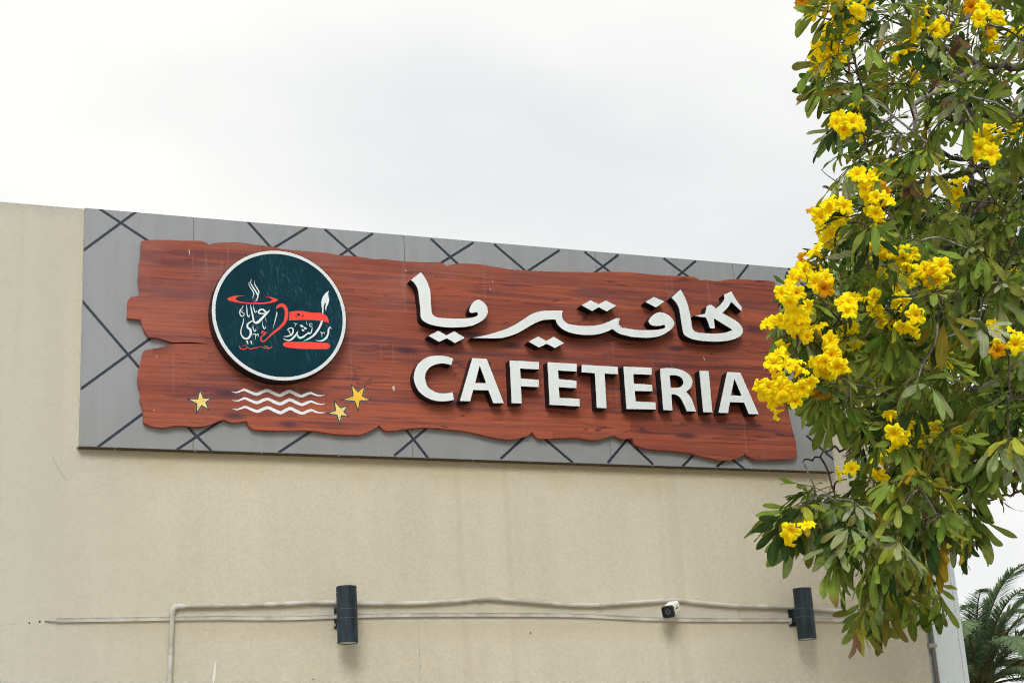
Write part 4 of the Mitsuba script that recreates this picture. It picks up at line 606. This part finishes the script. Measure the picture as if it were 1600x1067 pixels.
# ------------------------------------------------------------------ security camera
cam = thing('security_camera', 'small white bullet security camera with black front, mounted between the conduits on the wall', 'camera')
c0 = np.array([4.072, WALL - 0.095, 2.800])      # centre of the body
axis = np.array([-0.72, -0.66, -0.38])
axis /= np.linalg.norm(axis)
right = np.cross(axis, [0, 0, 1.0])
right /= np.linalg.norm(right)
upv = np.cross(right, axis)
M = np.eye(4)
M[:3, 0], M[:3, 1], M[:3, 2], M[:3, 3] = right * 0.92, upv * 0.92, axis * 0.92, c0


def rbox(w, h, r):
    return sbox(-w / 2 + r, -h / 2 + r, w / 2 - r, h / 2 - r).buffer(r, 6)


def prism(shape, z0, z1):
    m = trimesh.creation.extrude_polygon(shape, z1 - z0, engine='earcut')
    m.apply_translation((0, 0, z0))
    m.apply_transform(M)
    return m


add('body', prism(rbox(0.070, 0.066, 0.016), -0.055, 0.046), 'mat_plastic_white', cam, smooth=35)
add('front_shroud', prism(rbox(0.073, 0.069, 0.014).difference(rbox(0.061, 0.057, 0.010)), 0.0462, 0.066), 'mat_plastic_black', cam, smooth=35)
add('front_glass', prism(rbox(0.0608, 0.0568, 0.010), 0.0463, 0.056), 'mat_dark_glass', cam)
add('lens_ring', prism(Point(0, 0).buffer(0.015).difference(Point(0, 0).buffer(0.010)), 0.0561, 0.0585), 'mat_lamp_groove', cam, smooth=35)
add('side_marking', prism(sbox(-0.0358, -0.002, -0.0349, 0.006), -0.026, 0.018), 'mat_plastic_black', cam)
tail = c0 - axis * 0.052
add('mount_arm', tube([tail + axis * .004, tail + [0.006, 0.02, 0.004], (tail[0] + 0.012, WALL - 0.006, tail[2] + 0.006)], 0.016, 14), 'mat_plastic_white', cam, smooth=40)
base = trimesh.creation.cylinder(0.034, 0.012, sections=28)
base.apply_transform(trimesh.transformations.rotation_matrix(np.pi / 2, [1, 0, 0]))
add('mount_base', lift(base, tail[0] + 0.012, WALL - 0.0052, tail[2] + 0.006), 'mat_plastic_white', cam, smooth=35)

# ------------------------------------------------------------------ yellow trumpet tree
rng = np.random.default_rng(11)
tree = thing('yellow_flowering_tree', 'tree with drooping green finger-like leaves and yellow trumpet flowers hanging in front of the wall', 'tree')
TR = np.array(TRUNK)
trunk_line = resample([(TR[0] + .25, TR[1] + .1, -0.1), (TR[0] + .16, TR[1], 1.2), (TR[0] + .05, TR[1] + .05, 2.6), (TR[0], TR[1], TR[2] - .6), (TR[0] - .03, TR[1], TR[2]), (TR[0] + .05, TR[1] + .05, 5.4)], 6)
add('trunk', tube(trunk_line, np.linspace(0.105, 0.045, len(trunk_line)), 14), 'mat_bark', tree, smooth=50)

nodes = [p for p in trunk_line if p[2] > 2.2]
for pts, r0, r1, pale in LIMBS:
    p = resample(pts, 5)
    p = p + 0.006 * rng.normal(size=p.shape)
    add('branch', tube(p, np.linspace(r0, r1, len(p)), 9), 'mat_pale_bark' if pale else 'mat_bark', tree, smooth=50)
    nodes += list(p[2:])

LEAF_ROWS = np.array([0.0, 0.06, 0.16, 0.30, 0.46, 0.62, 0.77, 0.89, 0.97, 1.0])
LEAF_WIDTH = np.array([0.05, 0.16, 0.42, 0.70, 0.90, 1.0, 0.95, 0.72, 0.36, 0.05])
COLS = np.array([-1, -0.55, -0.07, 0, 0.07, 0.55, 1.0])


def frame_of(d, up):
    d = d / np.linalg.norm(d)
    s = np.cross(d, up)
    if np.linalg.norm(s) < 1e-3:
        s = np.cross(d, [1.0, 0.2, 0])
    s /= np.linalg.norm(s)
    return d, s, np.cross(s, d)


def leaflet(origin, d, up, length, width, color, droop, tip, coarse=False):
    """one blade: (vertices, faces, colours); tip: 0 healthy .. 1 brown end"""
    rows = LEAF_ROWS[[0, 2, 4, 6, 7, 9]] if coarse else LEAF_ROWS
    wid = LEAF_WIDTH[[0, 2, 4, 6, 7, 9]] if coarse else LEAF_WIDTH
    cols = COLS[[0, 3, 6]] if coarse else COLS
    d, s, u = frame_of(d, up)
    n, m = len(rows), len(cols)
    fold = rng.uniform(0.05, 0.30)
    wave = rng.uniform(0, 6.28)
    twist = rng.normal(0, 0.25)
    t = rows[:, None]
    w = (wid * width / 2)[:, None] * cols[None]
    ang = droop * t
    along = length * np.where(abs(ang) > 1e-3, np.sin(ang) / np.maximum(abs(ang), 1e-3) * np.sign(ang + 1e-9), 1) * t
    down = -length * t * np.where(abs(ang) > 1e-3, (1 - np.cos(ang)) / np.where(abs(ang) > 1e-3, ang, 1), 0)
    lift_ = abs(w) * fold + 0.10 * width * np.sin(t * 9 + wave + cols[None] * 2.0) * abs(cols[None])
    ca, sa = np.cos(twist * t), np.sin(twist * t)
    x = w * ca - lift_ * sa
    y = w * sa + lift_ * ca
    v = origin + along[..., None] * d + x[..., None] * s + (down + y)[..., None] * u
    f = []
    for i in range(n - 1):
        for j in range(m - 1):
            a = i * m + j
            f += [(a, a + 1, a + m + 1), (a, a + m + 1, a + m)]
    c = np.broadcast_to(np.asarray(color), (n, m, 3)).copy()
    c *= (1 + 0.5 * (abs(cols[None, :, None]) < 0.05)) * (1 + 0.16 * np.sin(t[..., None] * 30 + wave) * (abs(cols[None, :, None]) > 0.3))
    if tip > 0:
        k = np.clip((t - 1 + 0.45 * tip) / 0.22, 0, 1)[..., None] * np.array([1.0])
        c = c * (1 - k) + k * np.array([0.19, 0.115, 0.06])
        k2 = np.clip((t - 1 + 0.75 * tip) / 0.3, 0, 1)[..., None] * 0.5
        c = c * (1 - k2) + k2 * np.array([0.22, 0.21, 0.04])
    return v.reshape(-1, 3), np.array(f), c.reshape(-1, 3)


GREENS = np.array([(0.105, 0.160, 0.030), (0.175, 0.242, 0.044), (0.230, 0.290, 0.060), (0.255, 0.305, 0.130), (0.330, 0.345, 0.046), (0.350, 0.400, 0.240), (0.040, 0.072, 0.022)])
GP = np.array([0.22, 0.23, 0.18, 0.10, 0.09, 0.05, 0.13])
DOWN = np.array([0, 0, -1.0])


def compound_leaf(base, d, size, hang, coarse=False):
    """a palmate leaf: (petiole points, [leaflets])"""
    d = d / np.linalg.norm(d)
    pl = size * rng.uniform(0.45, 0.75)
    p1 = base + d * pl * 0.55 + DOWN * 0.03 * hang * pl
    d2 = d + DOWN * 0.35 * hang
    d2 /= np.linalg.norm(d2)
    end = p1 + d2 * pl * 0.5
    d3 = d2 + DOWN * 0.5 * hang + 0.15 * rng.normal(size=3)
    d3 /= np.linalg.norm(d3)
    n = int(rng.choice([3, 4, 5, 5, 5, 6, 7]))
    up = np.array([0, 0, 1.0]) + 0.38 * rng.normal(size=3)
    d3, s, u = frame_of(d3, up)
    age = rng.random()
    col0 = GREENS[rng.choice(len(GREENS), p=GP)]
    if age > 0.958:
        col0 = np.array([0.27, 0.19, 0.018]) if rng.random() < 0.5 else np.array([0.22, 0.20, 0.03])
    blades = []
    spread = rng.uniform(1.0, 1.5)
    for i in range(n):
        a = ((i + 0.5) / n - 0.5) * 2 * spread
        L = size * (1.0 - 0.38 * abs(a) / 1.5) * rng.uniform(0.82, 1.12)
        dd = math.cos(a) * d3 + math.sin(a) * s + 0.10 * rng.normal(size=3) + DOWN * 0.15 * hang
        dd /= np.linalg.norm(dd)
        o = end + dd * size * 0.16
        col = col0 * rng.uniform(0.82, 1.32) * (1 + 0.06 * rng.normal(size=3))
        tip = rng.uniform(0.4, 1.0) if rng.random() < 0.11 else (0.22 if rng.random() < 0.15 else 0)
        blades.append((end, o, leaflet(o, dd, u + 0.25 * rng.normal(size=3), L, L * rng.uniform(0.20, 0.275), np.clip(col, 0.01, 0.5), rng.uniform(-0.1, 0.9) * (0.5 + hang), tip, coarse)))
    return [base, p1, end], blades


def twig_to(tip, out=None):
    """a thin branch from the nearest older wood to the tip; returns its end direction"""
    N = np.array(nodes)
    inward = np.linalg.norm(N - TR, axis=1)
    cost = np.linalg.norm(N - tip, axis=1) + 0.25 * inward
    a = N[int(np.argmin(cost))]
    L = np.linalg.norm(tip - a)
    mid1 = a + (tip - a) * 0.35 + np.array([0, 0, 0.10 * L]) + 0.05 * L * rng.normal(size=3)
    mid2 = a + (tip - a) * 0.72 + np.array([0, 0, 0.07 * L]) + 0.05 * L * rng.normal(size=3)
    p = resample([a, mid1, mid2, tip], 4)
    nodes.extend(p[4::3])
    r = np.linspace(0.0035 + 0.004 * min(L, 1.2), 0.0026, len(p))
    d = p[-1] - p[-3]
    return p, r, d / (np.linalg.norm(d) + 1e-9)


# the tips in view: every leaf a part of its own (nearest 300), the others one mass
leaves = []
tips = sorted([np.array(t) for t in TIPS], key=lambda t: np.linalg.norm(t[:3] - TR))
for t in tips:
    tip, hang = t[:3], t[3]
    p, r, d = twig_to(tip)
    add('branch', tube(p, r, 6), 'mat_bark' if rng.random() < 0.6 else 'mat_pale_bark', tree, smooth=60)
    outd = tip - (TR + [0, 0, 0.2])
    outd[1] *= 1.2
    outd /= np.linalg.norm(outd)
    n = int(rng.integers(6, 9))
    for i in range(n):
        a = i * 2.4 + rng.uniform(-.4, .4)
        ax, s, u = frame_of(outd * 0.75 + d * 0.25 + (DOWN * 0.7 if hang else DOWN * 0.08), np.array([0, 0, 1.0]))
        e = rng.uniform(0.25, 1.05)
        ld = ax * math.cos(e) + (s * math.cos(a) + u * math.sin(a)) * math.sin(e)
        b = tip - d * rng.uniform(0, 0.05)
        leaves.append((np.linalg.norm(tip - EYE), compound_leaf(b, ld, rng.uniform(0.095, 0.150), rng.uniform(0.15, 0.8) + 0.6 * hang)))
leaves.sort(key=lambda q: q[0])
mass_v, mass_f, mass_c, mass_n = [], [], [], 0


def to_mass(v, f, c):
    global mass_n
    mass_v.append(v)
    mass_f.append(f + mass_n)
    mass_c.append(c)
    mass_n += len(v)


STALK = np.array([0.16, 0.19, 0.06])
for i, (_, (pet, blades)) in enumerate(leaves):
    stalk = [tube(resample(pet, 2), 0.0016, 5)] + [tube([e, o + 0.004 * (o - e)], 0.0012, 4) for e, o, _ in blades]
    m = join(stalk)
    if i < 300:
        k = add('leaf', m, 'mat_leaf', tree, color=np.tile(STALK * rng.uniform(.8, 1.2), (len(m.vertices), 1)))
        for _, _, (v, f, c) in blades:
            add('leaflet', (v, f), 'mat_leaf', k, smooth=True, color=c)
    else:
        to_mass(np.array(m.vertices), np.array(m.faces), np.tile(STALK, (len(m.vertices), 1)))
        for _, _, b in blades:
            to_mass(*b)
# the rest of the crown, mostly outside the view
twigs = []
for t in sorted([np.array(t) for t in FAR_TIPS], key=lambda t: np.linalg.norm(t - TR)):
    p, r, d = twig_to(t)
    twigs.append(tube(p, r, 5))
    outd = t - TR
    outd /= np.linalg.norm(outd)
    for i in range(5):
        ld = outd * 0.7 + d * 0.4 + rng.normal(size=3) * 0.6
        pet, blades = compound_leaf(t, ld, rng.uniform(0.10, 0.155), rng.uniform(0.5, 1.1), True)
        for _, _, b in blades:
            to_mass(*b)
for k in range(70):                                   # bare dead twigs in the shaded heart of the crown
    N = np.array(nodes)
    near = N[(N[:, 2] > 3.6) & (N[:, 1] > 4.9) & (np.linalg.norm(N - TR, axis=1) < 1.6)]
    a = near[int(rng.integers(len(near)))]
    d = (a - TR) / np.linalg.norm(a - TR) + 0.9 * rng.normal(size=3)
    d /= np.linalg.norm(d)
    L = rng.uniform(0.15, 0.45)
    p = resample([a, a + d * L * .4 + 0.03 * rng.normal(size=3), a + d * L * .7 + 0.05 * rng.normal(size=3), a + d * L + [0, 0, -.03]], 3)
    twigs.append(tube(p, np.linspace(0.0045, 0.0014, len(p)), 5))
add('twigs', join(twigs), 'mat_bark', tree, kind='stuff')
add('foliage', (np.vstack(mass_v), np.vstack(mass_f)), 'mat_leaf', tree, smooth=True, color=np.vstack(mass_c), kind='stuff')


def flower(origin, d, size):
    """a ruffled five-lobed trumpet"""
    d, s, u = frame_of(d, np.array([0.1, 0.2, 1.0]) + 0.3 * rng.normal(size=3))
    nr, na = 8, 40
    rr = np.array([0.07, 0.13, 0.20, 0.24, 0.40, 0.66, 0.88, 1.0])
    zz = np.array([-1.05, -0.75, -0.40, -0.12, 0.04, 0.10, 0.07, -0.04])
    th = np.arange(na) * 2 * np.pi / na
    ph = rng.uniform(0, 6.28)
    v, c = [], []
    for i in range(nr):
        k = max(0.0, (i - 3) / 4.0)
        lobe = 1 - 0.30 * k * (0.5 - 0.5 * np.cos(5 * th)) ** 2.2
        ruff = k * (0.15 * np.sin(11 * th + ph) + 0.10 * np.sin(14 * th + 2 * ph) + 0.10 * np.sin(7 * th + 3 * ph) + 0.10 * np.sin(3 * th + ph))
        rad = size * rr[i] * lobe * (1 + 0.10 * k * np.sin(2 * th + ph))
        h = size * (zz[i] + ruff * 0.9)
        v.append(origin + rad[:, None] * (np.cos(th)[:, None] * s + np.sin(th)[:, None] * u) + h[:, None] * d)
        col = np.array([0.92, 0.66, 0.010]) * (1 - k) + np.array([0.97, 0.86, 0.016]) * k
        c.append(np.tile(col * rng.uniform(.95, 1.05), (na, 1)) * (1 + 0.07 * np.sin(13 * th + ph))[:, None])
    f = []
    for i in range(nr - 1):
        for j in range(na):
            q = (j + 1) % na
            f += [(i * na + j, i * na + q, (i + 1) * na + q), (i * na + j, (i + 1) * na + q, (i + 1) * na + j)]
    return np.vstack(v), np.array(f), np.clip(np.vstack(c), 0, 0.97)


count = 0
stems = []
for x, y, z, n in BLOOMS:
    o = np.array([x, y, z])
    p, r, d = twig_to(o + [0.03, 0.06, -0.01])
    add('branch', tube(p, r, 6), 'mat_bark', tree, smooth=60)
    face = EYE - o
    face = face / np.linalg.norm(face) * 0.3 + (o - TR) / np.linalg.norm(o - TR) * 0.8 + np.array([0, -0.3, 0.1])
    face /= np.linalg.norm(face)
    for i in range(max(2, int(round(n * 0.68)))):
        q = rng.normal(size=3)
        q = q / np.linalg.norm(q) + 0.75 * face
        q /= np.linalg.norm(q)
        size = rng.uniform(0.028, 0.038)
        c = o + q * rng.uniform(0.028, 0.062) * (0.7 + 0.05 * n)
        fd = q * 0.8 + face * 0.3 + 0.35 * rng.normal(size=3)
        fd /= np.linalg.norm(fd)
        v, f, cc = flower(c, fd, size)
        if rng.random() < 0.05:
            cc = cc * [0.75, 0.45, 1.0]
        count += 1
        add('flower', (v, f), 'mat_petal', tree, smooth=True, color=cc)
        stems.append(tube(resample([o - face * 0.03, c - fd * size * 1.0], 1), 0.0016, 5))
m = join(stems)
add('flower_stalks', m, 'mat_leaf', tree, color=np.tile(np.array([0.20, 0.20, 0.05]), (len(m.vertices), 1)), kind='stuff')

# dry brown curled leaves
for x, y, z in DRY:
    o = np.array([x, y, z])
    N = np.array(nodes)
    a = N[int(np.argmin(np.linalg.norm(N - o, axis=1)))]
    brown = np.array([0.16, 0.095, 0.055]) * rng.uniform(0.6, 1.4)
    m = tube(resample([a, (a + o) / 2 + [0, 0, .01], o], 3), 0.0014, 5)
    k = add('dry_leaf', m, 'mat_leaf', tree, color=np.tile(brown, (len(m.vertices), 1)))
    for j in range(int(rng.integers(1, 4))):
        dd = DOWN + 0.35 * rng.normal(size=3)
        v, f, c = leaflet(o, dd, rng.normal(size=3), rng.uniform(0.07, 0.11), rng.uniform(0.02, 0.03), brown, rng.uniform(-1.2, 1.6), 0)
        add('blade', (v, f), 'mat_leaf', k, smooth=True, color=c)

# ------------------------------------------------------------------ date palm behind
rng = np.random.default_rng(23)
palm = thing('date_palm', 'feathery green date palm standing far behind the white column at the right', 'palm tree')
C = np.array([21.3, 28.0, 4.25])
tl = resample([(C[0] + .1, C[1], -0.2), (C[0] + .05, C[1], 1.5), (C[0], C[1], 2.8), (C[0], C[1], C[2])], 8)
add('trunk', tube(tl, 0.24 + 0.025 * np.sin(np.arange(len(tl)) * 2.1), 14), 'mat_bark', palm, smooth=50)


def frond(az, el, L):
    h = np.array([math.cos(az), math.sin(az), 0])
    p, q = [], C + h * 0.12
    e = el
    n = 26
    for i in range(n + 1):
        p.append(q.copy())
        q = q + (h * math.cos(e) + np.array([0, 0, 1.0]) * math.sin(e)) * L / n
        e -= (0.4 + 1.0 * i / n) * 0.075 * (1.25 - 0.35 * math.sin(el))
    p = np.array(p)
    side = np.cross(h, [0, 0, 1.0])
    stem = tube(p, np.linspace(0.028, 0.006, n + 1), 5)
    col0 = (np.array([0.21, 0.30, 0.165]) if rng.random() < 0.92 else np.array([0.24, 0.18, 0.10])) * rng.uniform(0.7, 1.3)
    V, F, K = [np.array(stem.vertices)], [np.array(stem.faces)], [np.tile([0.22, 0.20, 0.10], (len(stem.vertices), 1))]
    base = len(stem.vertices)
    pos = np.linspace(3.2, n - 0.2, 110)
    for t in pos:
        i = int(t)
        o = p[i] + (p[min(i + 1, n)] - p[i]) * (t - i)
        dirv = p[min(i + 1, n)] - p[i]
        dirv /= np.linalg.norm(dirv) + 1e-9
        nv = np.cross(side, dirv)
        for s in (-1, 1):
            u = t / n
            l = 0.46 * (math.sin(math.pi * min(u * 0.95 + 0.08, 1)) ** 0.6 + 0.12) * rng.uniform(0.85, 1.1)
            dd = dirv * (0.65 + 0.5 * u) + s * side * 0.75 - nv * 0.22 * rng.uniform(0.2, 1.6) + 0.08 * rng.normal(size=3)
            dd /= np.linalg.norm(dd)
            w = np.cross(dd, nv)
            w /= np.linalg.norm(w) + 1e-9
            w = w * 0.017 + nv * 0.010 * s
            mid = o + dd * l * 0.5
            end = o + dd * l - np.array([0, 0, 0.06 * l])
            V.append(np.array([o - w * .6, o + w * .6, mid - w, mid + w, end]))
            F.append(np.array([(0, 1, 3), (0, 3, 2), (2, 3, 4)]) + base)
            K.append(np.tile(col0 * rng.uniform(0.75, 1.3), (5, 1)))
            base += 5
    return np.vstack(V), np.vstack(F), np.vstack(K)


for i in range(46):
    az = i * 2.39996
    el = math.radians(np.interp(i, [0, 12, 30, 45], [86, 68, 38, -8]) + rng.uniform(-7, 7))
    v, f, c = frond(az, el, rng.uniform(2.9, 3.6))
    add('frond', (v, f), 'mat_frond', palm, color=c)
